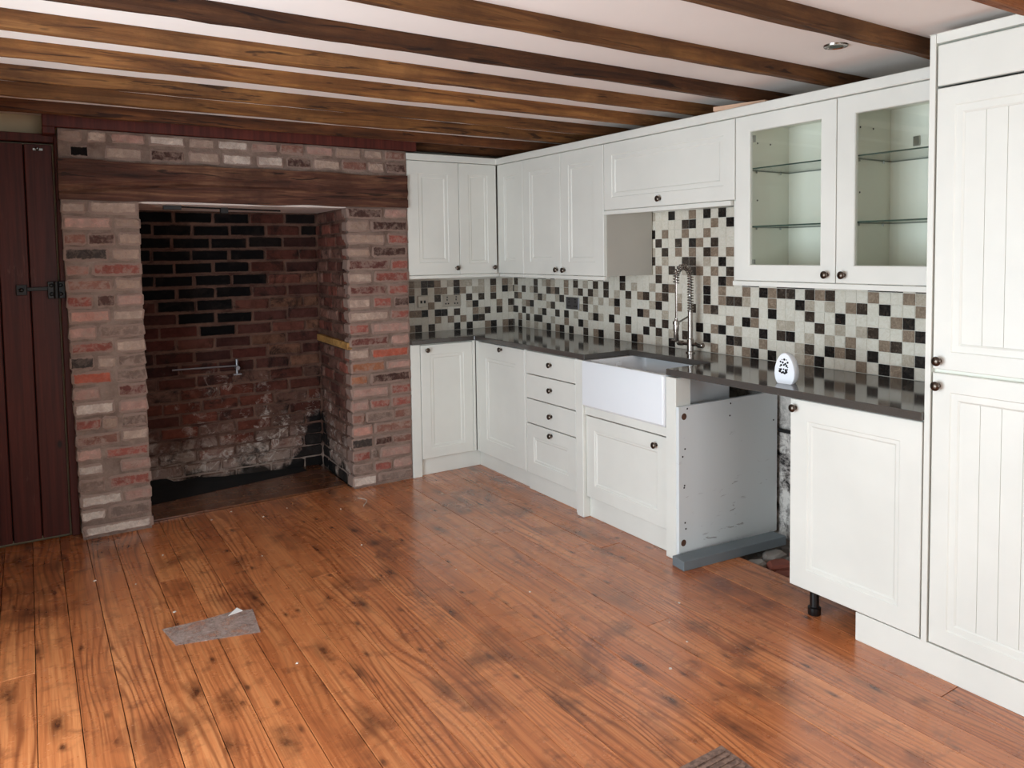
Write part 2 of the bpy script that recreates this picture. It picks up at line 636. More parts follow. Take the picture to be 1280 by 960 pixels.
def thing(name, loc, label, cat, group=None):
    o = bpy.data.objects.new(name, None)
    COL.objects.link(o)
    o.location = loc
    o.empty_display_size = 0.05
    ORG[o.name] = tuple(loc)
    o['label'], o['category'] = label, cat
    if group:
        o['group'] = group
    return o


def solo(name, mb, mats, loc, label, cat, group=None, bevel=0.0, smooth=False):
    """thing that is one mesh; mesh in world coordinates, origin at loc"""
    o = link(name, mb.mesh(name, mats, loc, bevel, smooth), None, loc)
    ORG[o.name] = tuple(loc)
    o['label'], o['category'] = label, cat
    if group:
        o['group'] = group
    return o


def struct(name, mb, mats, label, cat, bevel=0.0):
    o = link(name, mb.mesh(name, mats, (0, 0, 0), bevel))
    o['kind'] = 'structure'
    o['label'], o['category'] = label, cat
    ORG[o.name] = (0, 0, 0)
    return o


def TR(face):      # run along the right wall: a = -y, d out of the face towards -x
    return lambda a, d, z: (face - d, -a, z)


def TB(face):      # run along the back wall: a = x, d towards -y
    return lambda a, d, z: (a, face - d, z)


# ================================================================ THE SETTING
CEIL = 2.207
# ---- floor: dark sub floor with the boards laid on it
mb = MB().box(LW - 0.3, 0.45, FY - 0.3, 0.35, -0.14, -0.05)
floor = struct('floor', mb, 'subfloor', 'orange brown varnished pine board floor', 'floor')
PW = 0.117
k0 = -8
for k in range(k0, 24):
    x0 = -3.131 + PW * k
    x1 = x0 + PW
    gap = 0.0013 if x0 < -2.3 else 0.0005
    yend = -0.30 if x1 < -2.55 else (-0.345 if x1 < -1.42 else -0.34)
    if x0 > -0.40:
        break
    ys = [FY]
    y = FY + RNG.uniform(1.0, 4.2)
    while y < yend - 0.7:
        ys.append(y)
        y += RNG.uniform(3.4, 4.8)
    ys.append(yend)
    for a, b in zip(ys[:-1], ys[1:]):
        dz = RNG.uniform(-0.0008, 0.0008)
        q = MB().box(x0 + gap, x1 - gap, a + 0.0012, b - 0.0012, -0.05, dz)
        part('floor_board', q, 'floor_boards', floor, bevel=0.0008)
# rubble bared under the missing appliance
st = [(-0.30, -2.63, 0.075, 0.045, 'stone_grey'), (-0.20, -2.70, 0.09, 0.05, 'stone_red'), (-0.28, -2.78, 0.07, 0.05, 'stone_red'),
      (-0.12, -2.60, 0.08, 0.05, 'stone_grey'), (-0.10, -2.78, 0.085, 0.055, 'stone_grey'), (-0.22, -2.88, 0.08, 0.05, 'stone_grey'),
      (-0.02, -2.68, 0.07, 0.05, 'stone_red'), (-0.30, -2.96, 0.08, 0.05, 'stone_grey'), (-0.08, -2.92, 0.09, 0.06, 'stone_red')]
for i, (x, y, rx, ry, mm) in enumerate(st):
    r = random.Random(i)
    n = 9
    pts = [(x + math.cos(2 * math.pi * t / n) * rx * r.uniform(0.75, 1.1), y + math.sin(2 * math.pi * t / n) * ry * r.uniform(0.75, 1.1)) for t in range(n)]
    top = r.uniform(-0.022, -0.006)
    q = MB()
    vs = [(a, b, -0.055) for a, b in pts] + [(x + (a - x) * .97, y + (b - y) * .97, top - 0.012) for a, b in pts] + [(x + (a - x) * .72, y + (b - y) * .72, top + r.uniform(-.003, .003)) for a, b in pts]
    fs = [(j, (j + 1) % n, n + (j + 1) % n, n + j) for j in range(n)] + [(n + j, n + (j + 1) % n, 2 * n + (j + 1) % n, 2 * n + j) for j in range(n)] + [tuple(range(2 * n, 3 * n))]
    q.add(vs, fs)
    part('stone', q, mm, floor)
q = MB()
r = random.Random(3)
N = 22
vs = [(-0.40 + 0.52 * i / N, -3.05 + 0.62 * j / N, -0.040 + 0.020 * mnoise.noise(Vector((i * .9, j * .9, 0)))) for i in range(N + 1) for j in range(N + 1)]
q.add(vs, [(i * (N + 1) + j, (i + 1) * (N + 1) + j, (i + 1) * (N + 1) + j + 1, i * (N + 1) + j + 1) for i in range(N) for j in range(N)])
o = part('rubble_bed', q, 'mixed_rubble', floor)
o['kind'] = 'stuff'

# ---- ceiling
mb = MB().box(LW - 0.3, 0.45, FY - 0.3, 0.45, CEIL, CEIL + 0.12)
struct('ceiling', mb, 'plaster_white', 'white plaster ceiling between the old timber beams', 'ceiling')

# ---- walls
mb = MB().box(0.0, 0.40, -6.9, 0.35, 0.872, CEIL + 0.02, 0).box(0.13, 0.40, -6.9, 0.35, -0.1, 0.872, 1)
wall_right = struct('wall_right', mb, ['grout', 'plaster_stained'], 'right wall lined with small mosaic tiles above the worktop', 'wall')
mb = MB().box(-1.06, 0.0, 0.0, 0.35, -0.1, CEIL + 0.02)
wall_back = struct('wall_back', mb, 'grout', 'back wall lined with small mosaic tiles', 'wall')
mb = MB().box(LW - 0.3, -2.90, -0.245, 0.35, -0.1, CEIL + 0.02)
wall_doorway = struct('wall_doorway', mb, 'plaster_cream', 'cream plaster wall above the plank door', 'wall')
# left wall with the opening of the garden doors
mb = MB()
mb.box(LW - WT, LW, FY - 0.3, WY0, -0.1, CEIL + 0.02).box(LW - WT, LW, WY1, 0.35, -0.1, CEIL + 0.02)
mb.box(LW, -3.41, -1.53, -1.38, -0.1, CEIL + 0.02)  # unseen nib, added to keep garden light off the floor by the door
mb.box(LW - WT, LW, WY0, WY1, -0.1, WZ0).box(LW - WT, LW, WY0, WY1, WZ1, CEIL + 0.02)
struct('wall_left', mb, 'plaster_cream', 'cream plaster wall with glazed garden doors and an added light-blocking nib', 'wall')
mb = MB()
mb.box(LW - 0.3, FX0, FY - 0.28, FY, -0.1, CEIL + 0.02).box(FX1, 0.45, FY - 0.28, FY, -0.1, CEIL + 0.02)
mb.box(FX0, FX1, FY - 0.28, FY, -0.1, FZ0).box(FX0, FX1, FY - 0.28, FY, FZ1, CEIL + 0.02)
struct('wall_front', mb, 'plaster_cream', 'cream plaster wall with a wide window', 'wall')
mb = MB()
for y in (WY0, WY0 + 0.86, WY0 + 1.72, WY1 - 0.06):
    mb.box(LW - WT + 0.02, LW - WT + 0.08, y, y + 0.06, WZ0, WZ1)
mb.box(LW - WT + 0.02, LW - WT + 0.08, WY0, WY1, WZ0, WZ0 + 0.08).box(LW - WT + 0.02, LW - WT + 0.08, WY0, WY1, WZ1 - 0.07, WZ1)
struct('window_1', mb, 'ivory_paint', 'white framed glazed garden doors', 'window')
mb = MB()
for x in (FX0, (FX0 + FX1) / 2 - 0.03, FX1 - 0.06):
    mb.box(x, x + 0.06, FY - 0.12, FY - 0.06, FZ0, FZ1)
mb.box(FX0, FX1, FY - 0.12, FY - 0.06, FZ0, FZ0 + 0.06).box(FX0, FX1, FY - 0.12, FY - 0.06, FZ1 - 0.06, FZ1)
struct('window_2', mb, 'ivory_paint', 'white framed window', 'window')

# ---- chimney breast: mortar mass, then every brick
YP = -0.437          # face of the piers
LP0, LP1 = -2.914, -2.587
RP0, RP1 = -1.457, -1.054
ZL0, ZL1 = 1.768, 1.962
BTOP = 2.125
mb = MB()
LEAN = 0.030         # the left pier spreads towards its top
mb.add([(LP0 + .003, YP + .007, 0), (LP1 - .003, YP + .007, 0), (LP1 - .003, .3, 0), (LP0 + .003, .3, 0),
        (LP0 - LEAN + .003, YP + .007, ZL0), (LP1 - .003, YP + .007, ZL0), (LP1 - .003, .3, ZL0), (LP0 - LEAN + .003, .3, ZL0)],
       [(0, 1, 2, 3), (7, 6, 5, 4), (0, 4, 5, 1), (1, 5, 6, 2), (2, 6, 7, 3), (3, 7, 4, 0)])
mb.prism([(RP0 + .010, YP + .007), (RP1, YP + .007), (RP1, .35), (RP0 + .045, .35)], -.05, ZL0 + .01)
mb.box(LP0 - LEAN + .003, RP1, YP + .007, 0.35, ZL1 - .06, BTOP)
mb.box(LP0 - LEAN + .01, RP1, -0.30, 0.35, ZL0 + 0.02, ZL1)
chim = struct('wall_chimney', mb, 'mortar', 'weathered brick chimney breast with a deep open fireplace', 'chimney breast')
q = MB().box(-2.60, -1.40, 0.262, 0.40, -0.05, ZL0 + .05).prism([(RP0 + .0085, YP + .06), (RP0 + .10, YP + .06), (RP0 + .10, .27), (RP0 + .041, .27)], -.05, ZL0 + .005)
o = part('recess_mortar', q, 'mortar_smoked', chim)
q = MB().box(LP1 - .02, RP0 + .05, -0.40, 0.30, 1.757, 1.80)
o = part('soffit', q, 'soffit_white', chim)
o['label'] = 'whitewashed soffit under the timber lintel'

BK = {'c': (192, 168, 152), 't': (168, 142, 126), 'p': (178, 140, 128), 's': (180, 132, 118), 'r': (148, 86, 76), 'R': (168, 90, 72), 'b': (136, 96, 84),
      'd': (84, 60, 54), 'm': (108, 66, 60), 'g': (126, 106, 96), 'k': (70, 62, 58), 'w': (208, 192, 180), 'o': (168, 112, 84), 'X': (10, 9, 9)}
LIME = {'c': 0.9, 't': 0.9, 'p': 0.9, 's': 0.7, 'r': 0.75, 'R': 0.2, 'b': 0.85, 'd': 0.6, 'm': 0.7, 'g': 0.8, 'k': 0.3, 'w': 0.5, 'o': 0.6, 'X': 0.0}


def brick_mesh(L, H, D, seed):
    """worn brick: face towards -y, ragged outline, rounded arris, in local coordinates round its middle"""
    r = random.Random(seed)
    c = min(0.010, H * .16)
    out = []
    a, b = L / 2, H / 2
    base = [(-a, -b + c), (-a + c, -b), (0, -b), (a - c, -b), (a, -b + c), (a, b - c), (a - c, b), (0, b), (-a + c, b), (-a, b - c)]
    j = lambda s: r.uniform(-s, s)
    ring = [(x + j(.0055), z + j(.0045)) for x, z in base]
    vs = [(x, D, z) for x, z in ring] + [(x, 0.006 + j(.002), z) for x, z in ring]
    vs += [(x * (1 - .011 / a), j(.003), z * (1 - .011 / b)) for x, z in ring]
    n = len(base)
    fs = [(i, (i + 1) % n, n + (i + 1) % n, n + i) for i in range(n)] + [(n + i, n + (i + 1) % n, 2 * n + (i + 1) % n, 2 * n + i) for i in range(n)]
    # front face split in two quads so it is not dead flat
    f = [2 * n + i for i in range(n)]
    fs += [(f[2], f[3], f[4], f[5], f[6], f[7]), (f[7], f[8], f[9], f[0], f[1], f[2])]
    return MB().add(vs, fs)


BRICK_CACHE = {}


def brick(parent, pos, L, H, D, rgb, lime, rotz=0.0, mat='brick_clay', seed=0):
    key = (round(L / 0.02), round(H, 3), round(D, 3), mat, seed % 5)
    if key not in BRICK_CACHE:
        BRICK_CACHE[key] = (brick_mesh(L, H, D, hash(key[:2]) % 1000 + seed % 5).mesh('brick', mat), L)
    me, L0 = BRICK_CACHE[key]
    o = link('brick', me, parent, pos)
    o.rotation_euler = (RNG.uniform(-.008, .008), RNG.uniform(-.008, .008), rotz + RNG.uniform(-.008, .008))
    o.scale = (L / L0, 1, 1)
    sh = RNG.uniform(-10, 8)
    l = lin([max(0, min(255, v * (1 + sh / 120))) for v in rgb])
    o.color = (l[0], l[1], l[2], lime)
    return o


LEFT = ["33c 67c", "64p 36t", "30b 38d 32t", "60k 40t", "32s 68r", "62b 38t", "36r 28d 36p", "56s 44c", "38p 62g", "58r 42c", "32k 28c 40g",
        "56R 44g", "38p 20X 42m", "58w 42p", "36r 24t 40g", "60b 40c", "36p 64r", "36w 20X 44p", "38g 62r", "60w 40p", "36w 64g", "100w"]
RIGHT = ["60d 40p", "38t 62d", "64t 36r", "38t 62d", "70m 30r", "40c 60r", "64m 36r", "38c 35r 27d", "66c 34r", "34r 66p", "66m 34p", "33c 67R",
         "58o 42p", "30o 70d", "65p 35r", "30p 35r 35r", "22b 48g 30b", "35s 65b", "36k 30d 34b", "30r 14g 56p", "35g 30r 35p", "40w 60g"]
CH = ZL0 / 22
J = 0.013
s = 0
for rows, A0, A1, lean in ((LEFT, LP0, LP1, LEAN), (RIGHT, RP0, RP1, 0.0)):
    for i, row in enumerate(rows):
        zc = ZL0 - CH * (i + .5)
        a0 = A0 - lean * zc / ZL0
        a1 = A1
        items = row.split()
        pos = a0
        for it in items:
            w = int(it[:-1]) / 100 * (a1 - a0)
            code = it[-1]
            jj = J * RNG.uniform(.6, 1.25)
            e0 = 0 if abs(pos - a0) < 1e-6 else jj / 2
            e1 = 0 if abs(pos + w - a1) < 1e-4 else jj / 2
            L = w - e0 - e1
            dep = 0.02 if code == 'X' else RNG.uniform(-.004, .004)  # X: hole in the pier, its darkness painted onto a recessed brick
            hh = CH - J * RNG.uniform(.75, 1.3)
            xc = pos + e0 + L / 2
            s += 1
            end = (e0 == 0 or e1 == 0)
            rgb = BK[code]
            if i > 19:
                rgb = [v * .94 + 6 for v in rgb]
            brick(chim, (xc, YP + dep, zc + RNG.uniform(-.002, .002)), L * (0.86 if code == 'X' else 1), round(hh, 2 + 0), 0.09, rgb, LIME[code] * 0.9, seed=s)
            pos += w
# two courses and a half above the lintel
for zc, hh, row in ((ZL1 + .052, .066, "3t 7X 4t 13c 2t 12d 1t 12c 12w 1t 12w 11d 12c 12b 8c 10d"), (ZL1 + .130, .060, "8t 7c 12p 13w 10c 12w 11p 10b 12p 12t 9c 10b")):
    items = row.split()
    tot = sum(int(i[:-1]) for i in items)
    pos = LP0 - LEAN
    for it in items:
        w = int(it[:-1]) / tot * (RP1 - LP0 + LEAN)
        if w > 0.07:
            s += 1
            brick(chim, (pos + w / 2, YP + RNG.uniform(-.003, .004), zc), w - J, hh, .09, BK[it[-1]] if it[-1] != 'X' else (22, 17, 16), LIME[it[-1]], seed=s)
        pos += w
# fireback
fb0, fb1, FBY = -2.56, -1.425, 0.25
for i in range(22):
    zc = 1.757 - CH * (i + .5)
    n = 5
    w = (fb1 - fb0) / n
    sh = (i % 2) * w * .5 + RNG.uniform(-.02, .02)
    xs = [fb0] + [fb0 + sh + w * t for t in range(0 if sh > .05 else 1, n)] + [fb1]
    xs = [x for x in xs if fb0 <= x <= fb1]
    for a, b in zip(xs[:-1], xs[1:]):
        if b - a < .045:
            continue
        fx = ((a + b) / 2 - fb0) / (fb1 - fb0)
        if i <= 10 and fx < .62 - .025 * max(0, i - 5) and not (i >= 6 and fx < .05 * (i - 4)):
            rgb, l = (13, 11, 12), 0
        elif i <= 4:
            rgb, l = RNG.choice([(84, 48, 40), (62, 38, 34), (26, 20, 19)]), 0
        elif i <= 12:
            rgb, l = RNG.choice([(76, 40, 34), (62, 36, 32), (86, 52, 44)] if fx < .6 else [(116, 82, 66), (104, 64, 54), (82, 50, 44)]), 0
        else:
            rgb, l = RNG.choice([(104, 58, 46), (84, 48, 40), (100, 72, 62)]), 0
        s += 1
        brick(chim, ((a + b) / 2, FBY + RNG.uniform(-.003, .004), zc + RNG.uniform(-.002, .002)), b - a - .009, 0.072, .06, rgb, l, mat='brick_smoked', seed=s)
# right return of the recess
for i in range(22):
    zc = 1.757 - CH * (i + .5)
    if 0.86 < zc < 0.94:
        continue
    lay = (.10, .22, .22, .12) if i % 2 else (.20, .22, .22)
    y = YP + .045
    for w in lay:
        if y + w > FBY + .02:
            w = FBY - y
        if w < .05:
            continue
        yc = y + w / 2
        rgb = RNG.choice([(134, 80, 68), (116, 70, 60), (142, 106, 94), (98, 62, 54), (130, 92, 80)])
        if i > 16:
            rgb = RNG.choice([(120, 88, 76), (146, 120, 108), (88, 58, 50)])
        s += 1
        fr = (yc - YP) / (FBY - YP)
        brick(chim, (RP0 + fr * .03 + RNG.uniform(-.003, .003), yc, zc), w - J, 0.067, .05, rgb, 0, rotz=-math.pi / 2 - 0.05, mat='brick_smoked', seed=s)
        y += w

# ---- plank door in its frame, left of the chimney breast
DY = -0.310
door = bpy.data.objects.new('door_1', None)
COL.objects.link(door)
door.location = (-3.33, DY, 0)
ORG[door.name] = (-3.33, DY, 0)
door['kind'] = 'structure'
door['label'] = 'dark red stained plank door with black iron strap hinge'
door['category'] = 'door'
for a, b in ((-3.592, -3.466), (-3.466, -3.338), (-3.338, -3.212), (-3.212, -3.086), (-3.086, -2.962)):
    part('door_plank', MB().box(a + .0025, b - .0025, DY, DY + .03, 0.012, 2.052), 'door_stain', door, bevel=.003)
part('door_backing', MB().box(-3.588, -2.965, DY + .022, DY + .04, 0.02, 2.05), 'void_black', door)
part('door_frame', MB().box(-2.955, -2.918, DY - .012, -.24, 0, 2.105).box(-3.645, -3.597, DY - .012, -.24, 0, 2.105).box(-3.597, -2.955, DY - .012, -.24, 2.062, 2.105), 'door_stain', door, bevel=.003)
h = MB()
h.box(-3.146, -3.100, DY - .012, DY, 1.283, 1.337).box(-3.100, -3.01, DY - .014, DY - .003, 1.303, 1.323)
h.box(-3.012, -2.936, DY - .030, DY - .010, 1.262, 1.350)
for x, z in ((-3.123, 1.31), (-2.995, 1.33), (-2.995, 1.285), (-2.955, 1.33), (-2.955, 1.285)):
    h.lathe((x, DY - .01, z), (0, -1, 0), [(0, .011), (.024, .011), (.028, .006)], 8)
h.lathe((-2.974, DY - .034, 1.262), (0, 0, 1), [(0, .013), (.088, .013)], 10)
part('hinge', h, 'iron_black', door, bevel=.002)
h = MB().box(-3.046, -3.004, DY - .012, DY, 2.020, 2.030).lathe((-3.027, DY - .004, 2.028), (0, -1, 0), [(0, .012), (.014, .009), (.02, .003)], 8)
part('top_catch', h, 'hinge_steel', door)

# red stained board over the brickwork
mb = MB().box(-3.004, -0.985, YP - .010, YP + .05, BTOP + .003, CEIL - .001).box(-3.004, -2.950, YP - .010, YP + .10, 2.092, BTOP + .003)
struct('trim_1', mb, 'door_stain', 'dark red stained header board above the brick courses', 'trim', bevel=.003)


# ---- ceiling beams
def rough_bar(x0, x1, y0, y1, z0, z1, step, amp, seed, bulge=None):
    """hewn timber along x: ring of eight points per station, each jittered smoothly"""
    n = max(4, int((x1 - x0) / step))
    q = MB()
    vs, fs = [], []
    c = min(.008, (z1 - z0) * .15)
    ring = [(y0, z0 + c), (y0 + c, z0), ((y0 + y1) / 2, z0), (y1 - c, z0), (y1, z0 + c), (y1, z1), ((y0 + y1) / 2, z1), (y0, z1), (y0, (z0 + z1) / 2)]
    m = len(ring)
    for i in range(n + 1):
        x = x0 + (x1 - x0) * i / n
        for k, (y, z) in enumerate(ring):
            d = amp if z < z1 - 1e-6 else amp * .5
            ny = mnoise.noise(Vector((x * 2.6, k * 3.1, seed * 7.7))) + .6 * mnoise.noise(Vector((x * 9, k * 1.7, seed * 3.3)))
            nz = mnoise.noise(Vector((x * 2.6, k * 3.1 + 40, seed * 7.7))) + .6 * mnoise.noise(Vector((x * 9, k * 1.7 + 9, seed * 3.3)))
            if z >= z1 - 1e-6:
                nz = 0
            vs.append((x, y + d * ny, z + d * nz))
    for i in range(n):
        for k in range(m):
            j = (k + 1) % m
            fs.append((i * m + k, i * m + j, (i + 1) * m + j, (i + 1) * m + k))
    fs += [tuple(range(m))[::-1], tuple(n * m + k for k in range(m))]
    return q.add(vs, fs)


ZB = 2.150
BW = 0.045
beams = [(-3.947, -.612, (1.25, 0.95, 0.85), 'reddish brown ceiling beam stopping at the top of the tall cabinet'),
         (-3.518, -.002, (.62, .60, .58), 'brown ceiling beam passing the recessed spotlight on the tall cabinet side'),
         (-3.030, -.002, (.62, .58, .52), 'brown ceiling beam ending over the glazed wall cabinet'),
         (-2.626, -.002, (.34, .28, .27), 'darkest brown ceiling beam ending beside the loose timber offcut'),
         (-2.242, -.002, (.85, .80, .74), 'golden brown ceiling beam ending over the bridging cupboard above the tap'),
         (-1.870, -.002, (1.05, .98, .85), 'golden brown ceiling beam ending over the far end of the bridging cupboard'),
         (-1.455, -.002, (.72, .66, .58), 'dull brown ceiling beam ending over the paired wall cupboard doors'),
         (-1.114, -.002, (.80, .74, .64), 'thin-looking brown ceiling beam second from the chimney breast'),
         (-0.706, -.002, (.55, .42, .38), 'dark brown ceiling beam next to the chimney breast'),
         (-0.330, -.002, (.45, .36, .33), 'short dark ceiling beam above the corner wall cabinets')]
for i, (y, xe, colr, lab) in enumerate(beams):
    xs = LW - .05 if i < 9 else -1.0
    q = rough_bar(xs, xe, y, y + BW, ZB, CEIL + .004, .09, .0045, i + 1)
    o = solo('ceiling_beam', q, 'beam_wood', (xs, y, ZB), lab, 'beam', 'old timber ceiling beams')
    o.color = colr + (1,)

# ---- timber lintel
q = MB()
nx, nz, ny = 60, 7, 3
x0, x1, z0, z1, y0, y1 = LP0 - LEAN - .002, RP1 + .002, ZL0 - .001, ZL1 + .003, YP - .014, -.285


def lint(u, v, w):
    x = x0 + (x1 - x0) * u
    z = z0 + (z1 - z0) * v
    y = y0 + (y1 - y0) * w
    e = mnoise.noise(Vector((x * 3, z * 11, 1.5))) * .007 + mnoise.noise(Vector((x * 9, z * 46, 4.1))) * .005
    g = 0.0
    if w == 0:
        crack = abs(v - (0.42 + .12 * math.sin(x * 2.2) - .25 * max(0, -2.3 - x))) * 10
        g = .016 * max(0, 1 - crack) * (1 if x < -1.9 else .5)
    ez = mnoise.noise(Vector((x * 4, 7.7, v * 2))) * .008
    return (x, y + e + g, z + (ez if v in (0, 1) else 0) + (.006 if v == 1 and x < -2.75 else 0))


def sheet(f, nu, nv):
    vs = [f(i / nu, j / nv) for i in range(nu + 1) for j in range(nv + 1)]
    fs = [(i * (nv + 1) + j, (i + 1) * (nv + 1) + j, (i + 1) * (nv + 1) + j + 1, i * (nv + 1) + j + 1) for i in range(nu) for j in range(nv)]
    q.add(vs, fs)


sheet(lambda u, v: lint(u, v, 0), nx, 14)
sheet(lambda u, v: lint(u, v, 1), nx, 2)
sheet(lambda u, v: lint(u, 0, v), nx, 2)
sheet(lambda u, v: lint(u, 1, v), nx, 2)
sheet(lambda u, v: lint(0, u, v), 14, 2)
sheet(lambda u, v: lint(1, u, v), 14, 2)
o = solo('lintel_beam', q, 'lintel_wood', (x0, y0, z0), 'cracked dark old timber lintel spanning the brick fireplace opening', 'lintel')
bm = bmesh.new()
bm.from_mesh(o.data)
bmesh.ops.remove_doubles(bm, verts=bm.verts, dist=.0008)
bmesh.ops.recalc_face_normals(bm, faces=bm.faces)
bm.to_mesh(o.data)
bm.free()

# ---- hearth and fittings of the fireplace
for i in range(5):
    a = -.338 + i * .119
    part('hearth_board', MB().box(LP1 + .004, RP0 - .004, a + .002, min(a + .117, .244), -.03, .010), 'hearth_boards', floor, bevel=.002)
q = MB()
r = random.Random(12)
vs, fs = [], []
NA, NBk = 26, 8
for i in range(NA + 1):
    for j in range(NBk + 1):
        x = LP1 + .012 + (1.0) * i / NA
        t = j / NBk
        y = .246 - .30 * t * (1 - .6 * i / NA)
        zz = .010 + (.062 * (1 - i / NA) ** 1.3) * (1 - t) ** 1.2 * (1 + .5 * mnoise.noise(Vector((x * 14, y * 14, 2))))
        vs.append((x, y, max(.0108, zz)))
fs = [(i * (NBk + 1) + j, (i + 1) * (NBk + 1) + j, (i + 1) * (NBk + 1) + j + 1, i * (NBk + 1) + j + 1) for i in range(NA) for j in range(NBk)]
q.add(vs, fs)
o = part('soot', q, 'void_black', floor, smooth=True)
o['kind'] = 'stuff'
q = MB().add([(RP0 - .016, YP + .004, .880), (RP0 + .016, YP + .004, .880), (RP0 + .05, .246, .880), (RP0 + .010, .246, .880),
              (RP0 - .016, YP + .004, .924), (RP0 + .016, YP + .004, .924), (RP0 + .05, .246, .924), (RP0 + .010, .246, .924)],
             [(0, 1, 2, 3), (7, 6, 5, 4), (0, 4, 5, 1), (1, 5, 6, 2), (2, 6, 7, 3), (3, 7, 4, 0)])
o = solo('timber_batten', q, 'pine_board', (RP0, -.1, .88), 'yellow pine batten let into the side of the fireplace recess', 'batten', bevel=.003)
g = thing('gas_pipe', (-2.18, .20, .76), 'thin metal pipe with a tap on the fireback', 'pipe')
part('pipe', MB().tube([(-2.37, .215, .762), (-2.2, .21, .760), (-1.99, .205, .757)], .006), 'dark_steel', g, smooth=True)
part('tap', MB().tube([(-1.988, .205, .80), (-1.988, .205, .70)], .009).lathe((-1.988, .205, .745), (0, -1, 0), [(-.02, .013), (.028, .013)], 10).box(-2.012, -1.964, .19, .205, .697, .706), 'dark_steel', g, smooth=True)
q = MB().tube([(-2.44, -.27, 1.752), (-1.75, -.05, 1.752)], .005).box(-2.45, -2.36, -.29, -.25, 1.735, 1.757).box(-2.13, -2.09, -.19, -.15, 1.725, 1.757)
solo('steel_rail', q, 'iron_black', (-2.1, -.16, 1.73), 'black metal rail clipped under the fireplace soffit', 'rail')

# ================================================================ TILES
CODE = {'K': 'tile_black', 'D': 'tile_dark', 'T': 'tile_taupe', 'G': 'tile_beige', 'W': 'tile_cream'}
# rows r6 (top) .. r0 over the whole right wall; columns counted from the corner
RW = ["DWWWWDWGTGWWTWDWGWDWDWWDWGWWGWDTWWWWKWTWWTWKTDDWDTDWWWTWWTG",
      "GWDWGDWWDTDWTWGDWDGWDWGWDWTDWTDWGWWWKWTDDGWWTWWKGWGWTDWKWWT",
      "DTWWWGDGWWGKWWWWDGWGWGKWGWWWGKWWTWDWTDWWWWDWKWWWDWWKWWWWTKW",
      "WWGTKWWWGDWWWWWGDWGWWWTWWWKTWWGWWWWWWWWTWKTWWGGWWDWGWGDWWTK",
      "KWKWGWGKWWDWKWGWWGKGWKWWKWWWDWDWWGWKWTKWGWWKWDKWGWGWTWWTDWW",
      "WTWDWKKWWGWWTWWKGWWWWWTWTWWKWDWGWDWWKWWKDWWTWWWGDWKTDWKWWGK",
      "WKWGWGWGKWTKWKWWDWTKWWDWWKTWWGWKWWWWWTWTWTKWKWWGTKWWWTWKTKW"]
UP = ["GWWKWWTWKWKW", "WWWWWDKWWTWK", "KWTWWTWWTWWW", "WDWWDWKTWDWW", "GWDWTWTWDTWT", "DWGWWDDWGWKW", "WTWDWGDTWTWD", "WDWWWWWWTWKT"]   # r14 .. r7, columns 28..39
BWROWS = ["TGDDTWGDGGWGWDWTG", "TWDWTTWKTWGGWTWKG", "KWWWDWWDWDWDWDWWW", "WWWTWWWWWGKWWWTWD", "TTKWKKWDWWTGDWDWG", "WWWWTWTWTWKDWWWWW", "TDWDWWWKWKWWTKWTD"]
ZR = lambda r: 0.9095 + .0525 * r
GAP = .0012
TH = 0.0032


def yk(k):
    return -0.0275 - .0553 * k + .0075 * math.sin(math.pi * min(1, k / 50.0))


cells = []          # (k, r, code)
for i, row in enumerate(RW):
    for k, c in enumerate(row):
        cells.append((k, 6 - i, c))
    cells.append((len(row), 6 - i, RNG.choice('WWDT')))
for i, row in enumerate(UP):
    for k, c in enumerate(row):
        cells.append((28 + k, 14 - i, c))
for k in list(range(0, 28)) + list(range(40, 60)):
    cells.append((k, 7, RNG.choice('WWWDTK')))
T1 = MB().box(-TH, .0005, -(.0553 - 2 * GAP) / 2, (.0553 - 2 * GAP) / 2, -(.0525 - 2 * GAP) / 2, (.0525 - 2 * GAP) / 2)
TILE_ME = {c: T1.mesh('wall_tile', m, bevel=.0012) for c, m in CODE.items()}
stuff = MB()
order = list(CODE)
for k, r, c in cells:
    ya, yb = yk(k), yk(k + 1)
    zc = ZR(r) + .02625
    if (k >= 30 and r < 7) or (r >= 7 and 28 <= k < 40):
        o = link('wall_tile', TILE_ME[c], wall_right, (RNG.uniform(-.0006, .0006), (ya + yb) / 2, zc))
        o.scale = (1, (ya - yb) / .0553, 1)
    else:
        stuff.box(-TH + RNG.uniform(-.0006, .0006), .0005, yb + GAP, ya - GAP, zc - .02625 + GAP, zc + .02625 - GAP, order.index(c))
for r in range(7):
    stuff.box(-TH, .0005, yk(0) + GAP, -.010, ZR(r) + GAP, ZR(r + 1) - GAP, order.index(RNG.choice('WWDT')))
o = part('tile_field', stuff, [CODE[c] for c in order], wall_right)
o['kind'] = 'stuff'
o['label'] = 'distant mosaic tiles of the right wall'
stuff = MB()
for i, row in enumerate(BWROWS):
    for j, c in enumerate(row):
        a = -.82 + .0518 * (j - 1)
        r = 6 - i
        stuff.box(a + GAP, a + .0518 - GAP, -TH + RNG.uniform(-.0006, .0006), .0005, ZR(r) + GAP, ZR(r + 1) - GAP, order.index(c))
for r in range(7):
    for j in range(3):
        a = -.82 + .0518 * (-2 - j)
        stuff.box(a + GAP, a + .0518 - GAP, -TH, .0005, ZR(r) + GAP, ZR(r + 1) - GAP, order.index(RNG.choice('WTD')))
o = part('tile_field', stuff, [CODE[c] for c in order], wall_back)
o['kind'] = 'stuff'
o['label'] = 'mosaic tiles of the back wall'

